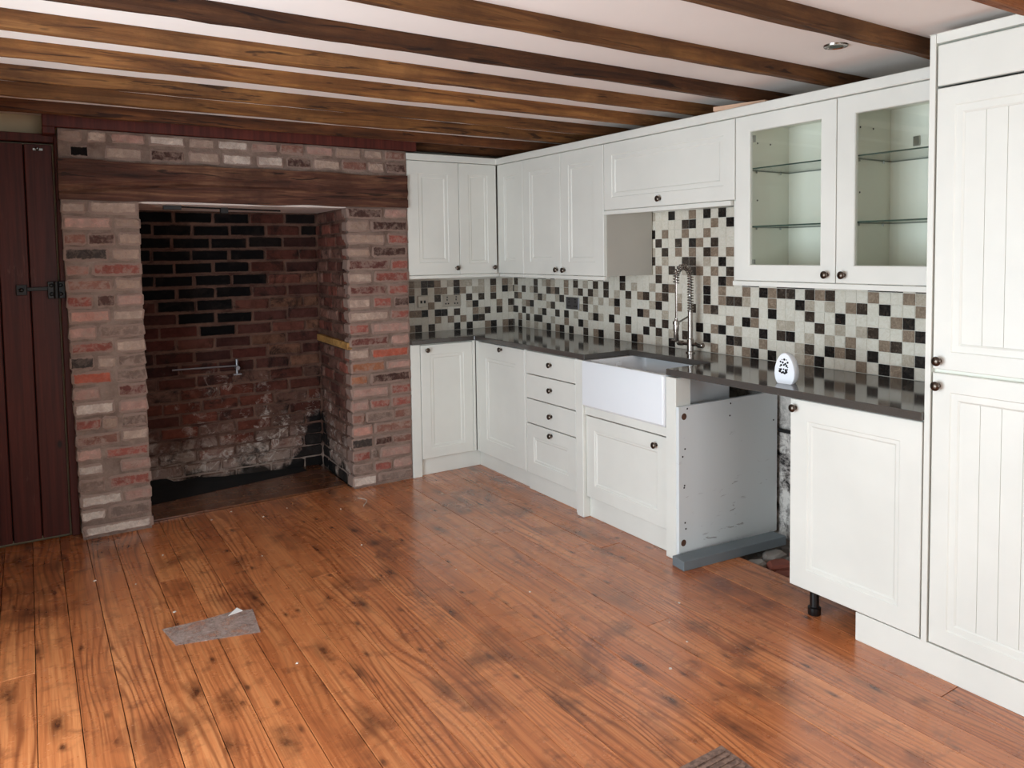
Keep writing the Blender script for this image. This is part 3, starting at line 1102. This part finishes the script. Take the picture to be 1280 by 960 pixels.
# ================================================================ CABINETS
KPROF = [(0, .0085), (.002, .0085), (.004, .0055), (.012, .0055), (.015, .012), (.019, .0155), (.024, .016), (.028, .0125), (.0305, .006), (.031, .001)]
KNOB = {'R': MB().lathe((0, 0, 0), (-1, 0, 0), KPROF, 16).mesh('knob', 'pewter', smooth=True),
        'B': MB().lathe((0, 0, 0), (0, -1, 0), KPROF, 16).mesh('knob', 'pewter', smooth=True)}


def knob(parent, T, run, a, z, d=0.0):
    p = T(a, d, z)
    og = org_of(parent)
    o = link('knob', KNOB[run], parent, tuple(p[i] - og[i] for i in range(3)))
    o['label'] = 'dark pewter round knob'
    return o


def panel_front(T, a0, a1, z0, z1, t=.020, m=.080, field=True, grooves=0, hole=False, m2=.030):
    """door leaf: outer face at d=0, back at d=-t; stepped frame and sunk field; hole leaves an opening for glass"""
    q = MB()
    if field or hole:
        loops = [(0, -t), (0, -.0025), (.0025, 0), (m, 0)]
        if hole:
            loops += [(m + .004, -.004), (m + .004, -t)]
        else:
            loops += [(m + .0035, -.0035), (m + m2 - .006, -.0035), (m + m2, -.0075), (m + m2 + .0005, -.0100 if grooves else -.0078)]
    else:
        loops = [(0, -t), (0, -.0025), (.0025, 0)]
    vs, fs = [], []
    for ins, d in loops:
        vs += [T(a0 + ins, d, z0 + ins), T(a1 - ins, d, z0 + ins), T(a1 - ins, d, z1 - ins), T(a0 + ins, d, z1 - ins)]
    for i in range(len(loops) - 1):
        for k in range(4):
            j = (k + 1) % 4
            fs.append((i * 4 + k, i * 4 + j, (i + 1) * 4 + j, (i + 1) * 4 + k))
    n = len(loops) - 1
    if hole:
        for k in range(4):
            j = (k + 1) % 4
            fs.append((n * 4 + k, n * 4 + j, j, k))
    else:
        fs.append((n * 4, n * 4 + 1, n * 4 + 2, n * 4 + 3))
        fs.append((3, 2, 1, 0))
    q.add(vs, fs)
    if grooves and not hole:
        fa, fb = a0 + m + m2 + .0004, a1 - m - m2 - .0004
        za, zb = z0 + m + m2 + .0004, z1 - m - m2 - .0004
        gw = .0011
        w = (fb - fa) / grooves
        for i in range(grooves):
            l = fa + w * i + (gw if i else 0)
            h = fa + w * (i + 1) - (gw if i < grooves - 1 else 0)
            q.box(l, h, -.0110, -.0075, za, zb, 0, T)
    return q


def cab_door(cab, T, run, a0, a1, z0, z1, knobs=(), name='door', **kw):
    g = .0018
    o = part(name, panel_front(T, a0 + g, a1 - g, z0 + g, z1 - g, **kw), 'ivory_paint', cab)
    for a, z in knobs:
        knob(o, T, run, a, z)
    return o


def carcass(cab, T, a0, a1, z0, z1, depth, open_front=True, name='body', mat='carcass_white', t=.018, back=True):
    """open box behind the doors: sides, top, bottom and back"""
    q = MB()
    D = -depth
    d0 = -.0205
    q.box(a0, a0 + t, D, d0, z0, z1, 0, T).box(a1 - t, a1, D, d0, z0, z1, 0, T)
    q.box(a0 + t, a1 - t, D, d0, z0, z0 + t, 0, T).box(a0 + t, a1 - t, D, d0, z1 - t, z1, 0, T)
    if back:
        q.box(a0 + t, a1 - t, D, D + .008, z0 + t, z1 - t, 0, T)
    return part(name, q, mat, cab)


XU, YU = -.377, -.425
ZUB, ZUT, ZPB, ZCT = 1.328, 2.074, 1.305, 2.118
TU, TUB = TR(XU), TB(YU)
GU = 'cream wall cabinets under the beams'
# back run wall cabinet
c = thing('wall_cabinet', (-.80, -.2, ZUB), 'cream two-door wall cabinet against the chimney breast', 'cabinet', GU)
carcass(c, TUB, -1.050, -.380, ZUB, ZUT, .415)
cab_door(c, TUB, 'B', -1.050, -.673, ZUB, ZUT, [(-.701, 1.372)])
cab_door(c, TUB, 'B', -.673, -.381, ZUB, ZUT, [(-.412, 1.371)], m=.070, m2=.024)
part('light_pelmet', MB().box(-1.05, -.366, -.022, .001, ZPB, ZUB - .001, 0, TUB), 'ivory_paint', c, bevel=.002)
# right run, corner and pair
c = thing('wall_cabinet', (-.2, -.59, ZUB), 'narrow cream corner wall cabinet with a knobless door', 'cabinet', GU)
q = MB().box(-.352, -.012, -.750, -.430, ZUB, ZUB + .018).box(-.352, -.012, -.750, -.430, ZUT - .018, ZUT).box(-.352, -.012, -.750, -.735, ZUB, ZUT)
part('body', q, 'carcass_white', c)
cab_door(c, TU, 'R', .428, .755, ZUB, ZUT, m=.085, m2=.022)
part('light_pelmet', MB().box(.447, .755, -.022, .001, ZPB, ZUB - .001, 0, TU), 'ivory_paint', c, bevel=.002)
c = thing('wall_cabinet', (-.2, -1.18, ZUB), 'cream wall cabinet with two doors whose knobs meet', 'cabinet', GU)
carcass(c, TU, .757, 1.606, ZUB, ZUT, .365)
cab_door(c, TU, 'R', .755, 1.183, ZUB, ZUT, [(1.146, 1.361)])
cab_door(c, TU, 'R', 1.183, 1.607, ZUB, ZUT, [(1.223, 1.359)])
part('end_panel', MB().box(1.6065, 1.6078, -.362, -.0205, ZPB + .023, 1.699, 0, TU), 'side_shade_grey', c)  # thin sheet whose grey stands for shade beside the glazed cabinet
part('light_pelmet', MB().box(.756, 1.6078, -.022, .001, ZPB, ZUB - .001, 0, TU), 'ivory_paint', c, bevel=.002)
# bridge
c = thing('bridge_cabinet', (-.2, -2.09, 1.70), 'shallow cream bridging cupboard above the kitchen tap', 'cabinet', GU)
carcass(c, TU, 1.609, 2.576, 1.701, ZUT, .365)
cab_door(c, TU, 'R', 1.608, 2.577, 1.700, ZUT, [(2.074, 1.738)], m=.068)
part('light_pelmet', MB().box(1.609, 2.552, -.022, .001, 1.676, 1.699, 0, TU), 'ivory_paint', c, bevel=.002)
# glazed
c = thing('glazed_cabinet', (-.2, -3.09, ZUB), 'cream wall cabinet with two glass doors and glass shelves', 'cabinet', GU)
for i, (a0, a1, p0, p1, ka) in enumerate(((2.579, 3.112, 2.664, 3.038, 3.073), (3.112, 3.645, 3.196, 3.570, 3.152))):
    if i == 0:
        carcass(c, TU, a0, 3.106, ZUB, ZUT, .365)
    else:
        carcass(c, TU, 3.106, 3.604, ZUB, ZUT, .365)
        a1, p1 = 3.604, 3.53
    g = .0018
    q = MB()
    t = .02
    oa, ob, oz, ot = a0 + g, a1 - g, ZUB + g, ZUT - g
    pz0, pz1 = 1.402, 2.000
    L = [((oa, ob, oz, ot), -t), ((oa, ob, oz, ot), -.0025), ((oa + .0025, ob - .0025, oz + .0025, ot - .0025), 0), ((p0 - .003, p1 + .003, pz0 - .003, pz1 + .003), 0),
         ((p0, p1, pz0, pz1), -.004), ((p0, p1, pz0, pz1), -t)]
    vs = []
    for (aa, bb, ca, cb), d in L:
        vs += [TU(aa, d, ca), TU(bb, d, ca), TU(bb, d, cb), TU(aa, d, cb)]
    fs = [(n * 4 + k, n * 4 + (k + 1) % 4, ((n + 1) % 6) * 4 + (k + 1) % 4, ((n + 1) % 6) * 4 + k) for n in range(6) for k in range(4)]
    q.add(vs, fs)
    dr = part('door', q, 'ivory_paint', c)
    knob(dr, TU, 'R', ka, 1.363)
    part('glass_pane', MB().box(p0 - .001, p1 + .001, -.013, -.009, pz0 - .001, pz1 + .001, 0, TU), 'glass_clear', dr)
    ia = a0 + .02
    ib = (3.086 if i == 0 else 3.584)
    for z in (1.575, 1.837):
        q = MB().box(ia, ib, -.355, -.030, z - .003, z + .003, 0, TU)
        for k in range(len(q.f)):
            fz = [q.v[j][2] for j in q.f[k]]
            q.mi[k] = 0 if max(fz) - min(fz) < 1e-6 else 1
        part('glass_shelf', q, ['glass_clear', 'glass_edge'], c)
        for a in (ia + .004, ib - .004):
            for d in (-.12, -.29):
                part('shelf_pin', MB().lathe(TU(a, d, z - .012), (0, 0, 1), [(0, .004), (.009, .004)], 8), 'hinge_steel', c)
    for d, z in ((-.13, 1.965), (-.22, 1.965), (-.13, 1.70)):
        part('peg_hole', MB().lathe(TU(ia - .0005, d, z), (0, -1, 0), [(0, .004), (.0012, .004)], 8), 'void_black', c)
    for bx in (((ia + .055, ia + .075, -.030, -.021, 1.955, 1.985), (ia + .055, ia + .075, -.030, -.021, 1.405, 1.425)) if i == 0 else ((ia + .10, ia + .125, -.352, -.345, 1.89, 1.93),)):
        part('bracket', MB().box(*bx, 0, TU), 'hinge_steel', c)
part('light_pelmet', MB().box(2.566, 3.604, -.022, .001, ZPB, ZUB - .001, 0, TU), 'ivory_paint', c, bevel=.002)
part('end_panel', MB().box(2.5545, 2.5775, -.30, -.0215, ZPB, 1.699, 0, TU), 'ivory_paint', c)
# cornice strip in one L over all the wall cabinets
q = MB().prism([(-1.052, YU - .012), (XU - .012, YU - .012), (XU - .012, -3.6045), (XU + .06, -3.6045), (XU + .06, YU + .06), (-1.052, YU + .06)], ZUT + .001, ZCT)
solo('cornice', q, 'ivory_paint', (-.4, -.43, ZUT), 'long cream cornice strip along the top of the wall cabinets', 'cornice', bevel=.003)

# ---- base units
XB, YB = -.576, -.441
ZD0, ZD1 = .112, .872
TBs, TBB = TR(XB), TB(YB)
GB = 'white base cabinets under the worktop'
c = thing('base_cabinet', (-.80, -.2, 0), 'cream base cabinet beside the brick pier with one door', 'cabinet', GB)
carcass(c, TBB, -.985, -.580, ZD0, ZD1 + .004, .42)
cab_door(c, TBB, 'B', -.985, -.600, ZD0, ZD1, [(-.942, .837)], m=.066, m2=.026)
part('filler', MB().box(-1.052, -.987, -.03, -.002, .0, .877, 0, TBB), 'ivory_paint', c, bevel=.002)
part('corner_post', MB().box(-.599, -.5775, -.022, -.001, ZD0, .877, 0, TBB), 'ivory_paint', c, bevel=.002)
part('plinth', MB().box(-.987, -.537, -.050, -.030, .0, ZD0 - .002, 0, TBB), 'ivory_paint', c, bevel=.002)
c = thing('base_cabinet', (-.3, -.77, 0), 'white corner base cabinet with one tall plain door', 'cabinet', GB)
q = MB().box(-.555, -.01, -1.060, -1.045, ZD0, .876).box(-.555, -.01, -1.05, -.45, ZD0, ZD0 + .018)
part('body', q, 'carcass_white', c)
cab_door(c, TBs, 'R', .478, 1.0612, ZD0, ZD1, [(.79, .845)], m=.100, m2=.026)
part('corner_post', MB().box(.4435, .4775, -.022, -.001, ZD0, .877, 0, TBs), 'ivory_paint', c, bevel=.001)
part('plinth', MB().box(.392, 1.060, -.06, -.040, .0, ZD0 - .002, 0, TBs), 'ivory_paint', c, bevel=.002)
c = thing('drawer_cabinet', (-.3, -1.34, 0), 'white drawer unit with four knobbed drawers', 'cabinet', GB)
carcass(c, TBs, 1.070, 1.622, ZD0, .876, .56)
part('stile', MB().box(1.0625, 1.078, -.022, .001, .0 + ZD0, .877, 0, TBs), 'ivory_paint', c, bevel=.001)
part('stile', MB().box(1.594, 1.626, -.022, .001, .0, .877, 0, TBs), 'ivory_paint', c, bevel=.001)
for z0, z1, kz, fld in ((.729, .872, .809, False), (.578, .727, .659, False), (.425, .576, .504, False), (ZD0, .423, .389, True)):
    cab_door(c, TBs, 'R', 1.079, 1.593, z0, z1, [(1.352, kz)], name='drawer', field=fld, m=.075, m2=.02)
part('plinth', MB().box(1.0625, 1.594, -.045, -.025, .0, ZD0 - .002, 0, TBs), 'ivory_paint', c, bevel=.002)
# sink unit
c = thing('sink_cabinet', (-.3, -2.0, 0), 'white sink cabinet with one wide door under the ceramic sink', 'cabinet', GB)
part('pilaster', MB().box(1.628, 1.690, -.075, .024, 0, .877, 0, TBs), 'ivory_paint', c, bevel=.003)
part('pilaster', MB().box(2.350, 2.418, -.075, .024, .0, .872, 0, TBs), 'ivory_paint', c, bevel=.003)
T2 = TR(-.580)
cab_door(c, T2, 'R', 1.692, 2.348, .118, .572, [(2.262, .522)], m=.072, m2=.018)
part('rail', MB().box(1.692, 2.348, -.03, .006, .578, .622, 0, T2), 'ivory_paint', c, bevel=.002)
part('plinth', MB().box(1.692, 2.348, -.045, -.025, 0, .116, 0, T2), 'ivory_paint', c, bevel=.002)
q = MB().box(1.70, 2.40, -.55, -.10, .12, .138, 0, T2).box(1.692, 1.71, -.55, -.10, 0, .61, 0, T2)
part('body', q, 'carcass_white', c)
sp = part('side_panel', MB().box(-.600, .10, -2.4385, -2.4205, .001, .738), 'panel_scuffed', c, bevel=.001)
sp['label'] = 'bare scuffed white side panel with screw holes'
for x, z in ((-.566, .690), (-.570, .085)):
    h = MB().lathe((x, -2.4382, z), (0, -1, 0), [(0, .016), (.0015, .016), (.002, .010)], 14)
    part('cam_lock', h, 'cam_lock', sp, smooth=True)
for x, z in ((-.545, .725), (-.25, .715), (.06, .728), (-.255, .655), (-.560, .535), (-.575, .50), (-.563, .36), (-.566, .35), (-.56, .18), (-.555, .15), (.07, .59)):
    part('screw_hole', MB().lathe((x, -2.4382, z), (0, -1, 0), [(0, .0045), (.0012, .0045)], 8), 'void_black', sp)

# ---- worktop: one L-shaped slab notched for the sink
NX = -.272
Y0s, Y1s = -1.700, -2.345
poly = [(-1.052, YB - .020), (-.594, YB - .020), (-.594, Y0s), (NX, Y0s), (NX, Y1s), (-.594, Y1s), (-.594, -3.606), (-.001, -3.606), (-.001, -.001), (-1.052, -.001)]
q = MB().prism(poly, .8785, .909)
solo('worktop', q, 'quartz_worktop', (-.3, -1.5, .879), 'polished dark grey quartz worktop running round the corner', 'worktop', bevel=.0025)

# ---- Belfast sink
sk = thing('ceramic_sink', (-.4, -2.02, .625), 'deep white ceramic apron sink set into the worktop', 'sink')
q = MB()
sx0, sx1, sy0, sy1, sz0, sz1 = -.612, -.150, -2.346, -1.694, .626, .8775
W = .034


def rrect(x0, x1, y0, y1, r, z, n=5):
    pts = []
    for cx, cy, t0 in ((x1 - r, y1 - r, 0), (x0 + r, y1 - r, 90), (x0 + r, y0 + r, 180), (x1 - r, y0 + r, 270)):
        for i in range(n + 1):
            t = math.radians(t0 + 90 * i / n)
            pts.append((cx + r * math.cos(t), cy + r * math.sin(t), z))
    return pts


loops = [rrect(sx0 + .012, sx1, sy0 + .004, sy1 - .004, .012, sz0), rrect(sx0, sx1, sy0, sy1, .012, sz0 + .012), rrect(sx0, sx1, sy0, sy1, .012, sz1 - .008), rrect(sx0 + .006, sx1 - .006, sy0 + .006, sy1 - .006, .012, sz1),
         rrect(sx0 + W - .006, sx1 - W + .006, sy0 + W - .006, sy1 - W + .006, .03, sz1), rrect(sx0 + W, sx1 - W, sy0 + W, sy1 - W, .03, sz1 - .008),
         rrect(sx0 + W + .006, sx1 - W - .006, sy0 + W + .006, sy1 - W - .006, .03, sz0 + .07), rrect(sx0 + W + .035, sx1 - W - .035, sy0 + W + .035, sy1 - W - .035, .03, sz0 + .042)]
vs = [p for l in loops for p in l]
n = len(loops[0])
fs = [(i * n + k, i * n + (k + 1) % n, (i + 1) * n + (k + 1) % n, (i + 1) * n + k) for i in range(len(loops) - 1) for k in range(n)]
fs += [tuple(range(n))[::-1], tuple((len(loops) - 1) * n + k for k in range(n))]
q.add(vs, fs)
part('basin', q, 'ceramic', sk, smooth=True)
h = MB().lathe((-.38, -2.02, sz0 + .0425), (0, 0, 1), [(0, .042), (.003, .040), (.004, .02)], 20)
part('drain', h, 'chrome', sk, smooth=True)
h = MB().lathe((-.38, sy1 - W - .008, .835), (0, -1, 0), [(0, .024), (.008, .022), (.012, .012)], 16)
part('overflow_cap', h, 'ceramic', sk, smooth=True)

# ---- spring-neck tap
tx, ty = -.097, -2.009
tp = thing('kitchen_tap', (tx, ty, .909), 'tall chrome kitchen tap with a coiled spring neck', 'tap')
part('body', MB().lathe((tx, ty, .909), (0, 0, 1), [(0, .026), (.006, .026), (.010, .019), (.075, .019), (.080, .0145), (.225, .0145), (.228, .011), (.232, .011)], 18), 'chrome', tp, smooth=True)
hd = part('cross_bar', MB().tube([(tx, ty + .085, .957), (tx, ty - .085, .957)], .010, 12), 'chrome', tp, smooth=True)
for sgn in (-1, 1):
    part('lever', MB().lathe((tx, ty + sgn * .080, .957), (0, sgn, 0), [(-.02, .015), (.012, .015), (.016, .012)], 14).tube([(tx - .005, ty + sgn * .088, .962), (tx - .055, ty + sgn * .092, .975)], .005), 'chrome', hd, smooth=True)
R = .053
cx = tx - R


def neck(t):       # t 0..1 : up the column, over the arch, down to the spray joint
    Lu, La, Ld = .185, math.pi * R, .03
    s_ = t * (Lu + La + Ld)
    if s_ < Lu:
        return Vector((tx, ty, 1.139 + s_))
    if s_ < Lu + La:
        th = (s_ - Lu) / R
        return Vector((cx + R * math.cos(th), ty, 1.324 + R * math.sin(th) * 1.1))
    return Vector((cx - R, ty, 1.324 - (s_ - Lu - La)))


part('hose', MB().tube([neck(i / 40) for i in range(41)] + [Vector((cx - R, ty, 1.10))], .0065, 8), 'chrome', tp, smooth=True)
TURNS = 26
pts = []
for i in range(TURNS * 10 + 1):
    t = i / (TURNS * 10)
    c0 = neck(t)
    d = (neck(min(1, t + .004)) - neck(max(0, t - .004))).normalized()
    v = Vector((0, 1, 0))
    u = d.cross(v).normalized()
    an = 2 * math.pi * TURNS * t
    pts.append(c0 + (u * math.cos(an) + v * math.sin(an)) * .0155)
part('spring', MB().tube(pts, .0030, 5), 'chrome', tp, smooth=True)
sx = cx - R
part('spray_head', MB().lathe((sx, ty, .985), (0, 0, 1), [(0, .013), (.003, .015), (.045, .013), (.060, .016), (.100, .0155), (.112, .009), (.12, .009)], 16), 'chrome', tp, smooth=True)
part('holder_arm', MB().tube([(tx, ty, 1.115), (sx + .018, ty, 1.083)], .005).lathe((sx, ty, 1.072), (0, 0, 1), [(0, .019), (.018, .019)], 14), 'chrome', tp, smooth=True)

# ---- appliance door unit right of the gap
c = thing('base_cabinet', (-.3, -3.33, 0), 'white base cabinet with a long door standing on a black plastic foot', 'cabinet', GB)
cab_door(c, TBs, 'R', 3.050, 3.602, .110, .874, [(3.076, .838)], m=.080, m2=.022)
carcass(c, TBs, 3.062, 3.602, .118, .877, .52)
for lx, ly in ((-.525, -3.135), (-.12, -3.135)):
    h = MB().lathe((lx, ly, 0), (0, 0, 1), [(0, .024), (.004, .026), (.030, .026), (.034, .018), (.118, .018)], 12)
    part('foot', h, 'plastic_black', c, smooth=True)

# ---- tall larder unit
c = thing('tall_cabinet', (-.3, -3.9, 0), 'tall cream larder cabinet with grooved doors and two knobs', 'cabinet')
part('end_panel', MB().box(3.607, 3.627, -.575, .002, .107, 2.171, 0, TBs), 'ivory_paint', c, bevel=.001)
part('end_panel', MB().box(4.212, 4.232, -.575, .002, .107, 2.171, 0, TBs), 'ivory_paint', c, bevel=.001)
q = MB().box(3.628, 4.211, -.56, -.021, .110, .128, 0, TBs).box(3.628, 4.211, -.56, -.021, 1.046, 1.064, 0, TBs).box(3.628, 4.211, -.56, -.021, 2.12, 2.14, 0, TBs).box(3.628, 4.211, -.566, -.558, .110, 2.14, 0, TBs)
part('body', q, 'carcass_white', c)
cab_door(c, TBs, 'R', 3.631, 4.209, .112, 1.050, [(3.654, 1.006)], m=.060, m2=.030, grooves=6)
cab_door(c, TBs, 'R', 3.631, 4.209, 1.060, 1.995, [(3.656, 1.090)], m=.060, m2=.030, grooves=6)
cab_door(c, TBs, 'R', 3.631, 4.209, 2.000, 2.136, name='top_flap', field=False)
part('cornice', MB().box(3.606, 4.233, -.56, .006, 2.1715, 2.1725, 0, TBs).box(3.628, 4.211, -.04, .0, 2.142, 2.1715, 0, TBs), 'ivory_paint', c)
part('plinth', MB().box(3.351, 4.232, -.022, -.004, 0, .1065, 0, TBs), 'ivory_paint', c, bevel=.001)

# ================================================================ SMALL THINGS
# loose grey timber on the floor beside the bare panel
q = MB().add([(-.650, -2.446, 0), (-.660, -2.532, 0), (-.02, -2.595, 0), (-.02, -2.510, 0), (-.650, -2.446, .045), (-.660, -2.532, .045), (-.02, -2.595, .045), (-.02, -2.510, .045)],
             [(0, 1, 2, 3), (7, 6, 5, 4), (0, 4, 5, 1), (1, 5, 6, 2), (2, 6, 7, 3), (3, 7, 4, 0)])
solo('grey_timber', q, 'grey_timber', (-.35, -2.5, 0), 'grey painted timber lying on the floor against the scuffed panel', 'timber', bevel=.002)
# pipe along the bared wall
q = MB().tube([(.115, -2.44, .531), (.115, -3.04, .531)], .010)
solo('dark_pipe', q, 'iron_black', (.115, -2.7, .531), 'dark pipe along the stained wall inside the appliance gap', 'pipe', smooth=True)

# egg-shaped air freshener
e = thing('air_freshener', (-.478, -2.957, .9092), 'white egg-shaped air freshener with a pierced front on the worktop', 'air freshener')
ax_n = Vector((-.985, -.17, 0)).normalized()       # facing the room
ax_w = Vector((.17, -.985, 0)).normalized()
oc = Vector((-.490, -2.957, .9092))


def egg(t, s=1.0):
    a = 2 * math.pi * t
    w = .046 * math.cos(a) * (1 - .16 * math.sin(a))
    z = .056 + .074 * math.sin(a)
    z0 = .0
    return w * s, max(z0, .056 + (z - .056) * s)


def eggring(d, s, n=36):
    out = []
    for i in range(n):
        w, z = egg(i / n, s)
        out.append(oc + ax_w * w + ax_n * d + Vector((0, 0, z)))
    return out


rings = [eggring(-.040, .86), eggring(-.036, .93), eggring(-.010, 1.0), eggring(.004, 1.0), eggring(.008, .96)]
vs = [p for l in rings for p in l]
n = 36
fs = [(i * n + k, i * n + (k + 1) % n, (i + 1) * n + (k + 1) % n, (i + 1) * n + k) for i in range(4) for k in range(n)]
fs += [tuple(range(n))[::-1], tuple(4 * n + k for k in range(n))]
part('shell', MB().add(vs, fs), 'plastic_white', e, smooth=True)
holes = [(0, .102, .0042), (-.017, .092, .0036), (.015, .090, .0040), (-.007, .089, .0040), (.005, .084, .0040), (-.014, .078, .0040), (-.002, .079, .0036), (.010, .076, .0042), (-.019, .073, .0024), (.015, .070, .0024),
         (-.015, .060, .0042), (-.003, .061, .0032), (.007, .058, .0044), (-.022, .061, .0024), (.014, .060, .0026), (-.020, .052, .0052), (.009, .050, .0054), (-.005, .048, .0046), (-.012, .046, .0034), (.002, .044, .0040), (-.010, .101, .0020), (.010, .101, .0020)]
for w, z, r in holes:
    r *= 1.2
    part('vent_hole', MB().lathe(oc + ax_w * w + ax_n * .0078 + Vector((0, 0, z)), ax_n, [(0, r), (.0008, r)], 7), 'void_black', e)


# sockets
def socket(name, T, a0, a1, z0, z1, mat, label, kind):
    t = thing(name, T((a0 + a1) / 2, 0, z0), label, 'socket')
    part('plate', MB().box(a0, a1, 0, .009, z0, z1, 0, T), mat, t, bevel=.002)
    w = a1 - a0
    cs = {'double': (a0 + w * .25, a0 + w * .75), 'switch': ()}[kind]
    for c_ in cs:
        zc = (z0 + z1) / 2 - .006
        for bx in ((-.004, .004, .0096, .008, .022), (-.016, -.005, .0096, -.018, -.008), (.005, .016, .0096, -.018, -.008)):
            part('pin_hole', MB().box(c_ + bx[0], c_ + bx[1], .0088, bx[2], zc + bx[3], zc + bx[4], 0, T), 'plastic_black', t)
        part('rocker', MB().box(c_ - .004, c_ + .006, .0088, .0115, z1 - .018, z1 - .010, 0, T), 'plastic_black', t)
    if kind == 'switch':
        for u, v in ((.25, .42), (.60, .76)):
            part('rocker', MB().box(a0 + w * u, a0 + w * v, .0088, .012, z0 + .028, z1 - .034, 0, T), 'plastic_black', t)
    return t


TBW, TRW = TB(-.0042), TR(-.0042)
socket('wall_socket', TBW, -.800, -.722, 1.088, 1.170, 'steel_plate', 'single steel switch plate on the back tiles beside the pier', 'switch')
socket('wall_socket', TBW, -.605, -.459, 1.082, 1.166, 'steel_plate', 'double steel power socket on the back wall tiles', 'double')
socket('wall_socket', TRW, .722, .868, 1.078, 1.160, 'dark_steel', 'dark double power socket on the right wall tiles', 'double')

# recessed spotlight
s_ = thing('spotlight', (-.628, -3.283, CEIL), 'round chrome recessed spotlight in the white ceiling', 'spotlight')
part('ring', MB().lathe((-.628, -3.283, CEIL + .0005), (0, 0, -1), [(0, .044), (.006, .042), (.008, .034), (.003, .030)], 24), 'chrome', s_, smooth=True)
part('lamp', MB().lathe((-.628, -3.283, CEIL - .0020), (0, 0, -1), [(0, .026), (.003, .024)], 20), 'glass_edge', s_, smooth=True)

# timber offcut lying on the cornice
q = MB().add([(-.405, -2.470, 2.1185), (-.33, -2.440, 2.1185), (-.255, -2.700, 2.1185), (-.335, -2.715, 2.1185), (-.405, -2.470, 2.138), (-.33, -2.440, 2.138), (-.255, -2.700, 2.138), (-.335, -2.715, 2.138)],
             [(0, 1, 2, 3), (7, 6, 5, 4), (0, 4, 5, 1), (1, 5, 6, 2), (2, 6, 7, 3), (3, 7, 4, 0)])
solo('timber_offcut', q, 'pine_offcut', (-.33, -2.58, 2.1185), 'pinkish timber offcut left on top of the wall cabinets', 'offcut')
# under-cabinet lamp
q = MB().box(-.26, -.14, -2.36, -2.16, 1.685, 1.700)
solo('under_cabinet_lamp', q, 'hinge_steel', (-.2, -2.26, 1.69), 'flat grey lamp under the bridging cupboard', 'lamp', bevel=.003)

# worn grey patch on the boards, with a scrap of white paper
q = MB().prism([(-2.715, -1.735), (-2.690, -1.905), (-2.40, -1.985), (-2.378, -1.765), (-2.45, -1.735), (-2.56, -1.745)], .0012, .0022)
solo('floor_patch', q, 'tape_grey', (-2.55, -1.84, .001), 'grey worn patch stuck across the floor boards', 'patch')
q = MB().add([(-2.475, -1.745, .0025), (-2.435, -1.715, .0045), (-2.425, -1.748, .0027), (-2.450, -1.775, .006)], [(0, 3, 2, 1), (0, 1, 2, 3)])
solo('paper_scrap', MB().prism([(-2.475, -1.770), (-2.430, -1.715), (-2.415, -1.758)], .0025, .0040), 'paper', (-2.45, -1.75, .0025), 'small torn white paper scrap on the grey floor patch', 'paper')
# floor vent grille
v = thing('floor_vent', (-1.53, -3.60, 0), 'brown louvred vent plate let into the floor boards', 'vent')
part('frame', MB().box(-1.625, -1.452, -3.72, -3.500, .0012, .004), 'vent_brown', v)
for i in range(10):
    y = -3.515 - i * .020
    part('slat', MB().box(-1.610, -1.467, y - .012, y, .0038, .0075), 'vent_brown', v)
# crumbs of debris swept over the boards
GD = 'pale crumbs of debris on the floor boards'
r = random.Random(21)
spots = [(-2.18, -.42), (-2.3, -.5), (-2.05, -.62), (-1.65, -.75), (-1.9, -.55), (-2.6, -.9), (-2.75, -1.2), (-1.1, -3.0), (-1.05, -2.85), (-1.28, -3.1), (-.9, -2.75), (-1.5, -1.9), (-2.2, -1.2), (-1.75, -1.35), (-2.65, -1.6), (-2.9, -1.05), (-2.35, -2.3), (-1.35, -2.3)]
me = MB().add([(-.006, -.003, 0), (.004, -.005, 0), (.006, .003, 0), (-.003, .005, 0), (-.003, -.002, .004), (.003, -.002, .005), (.003, .002, .003), (-.002, .003, .004)],
              [(0, 3, 2, 1), (4, 5, 6, 7), (0, 1, 5, 4), (1, 2, 6, 5), (2, 3, 7, 6), (3, 0, 4, 7)]).mesh('debris_crumb', 'debris')
for x, y in spots:
    o = link('debris_crumb', me, None, (x, y, .0012))
    o.rotation_euler = (0, 0, r.uniform(0, 6))
    k = r.uniform(.6, 1.3)
    o.scale = (k, k, k * .7)
    o['label'], o['category'], o['group'] = 'tiny pale crumb of debris lying on the floor boards', 'debris', GD
# pale string lying before the right pier
pts = [(-1.50 + .10 * math.sin(i * .5) * .3, -.62 - .02 * i, .003 + .001 * (i % 2)) for i in range(9)]
solo('string', MB().tube(pts, .002, 5), 'debris', (-1.5, -.7, .002), 'pale bit of string on the floor before the brick pier', 'string')
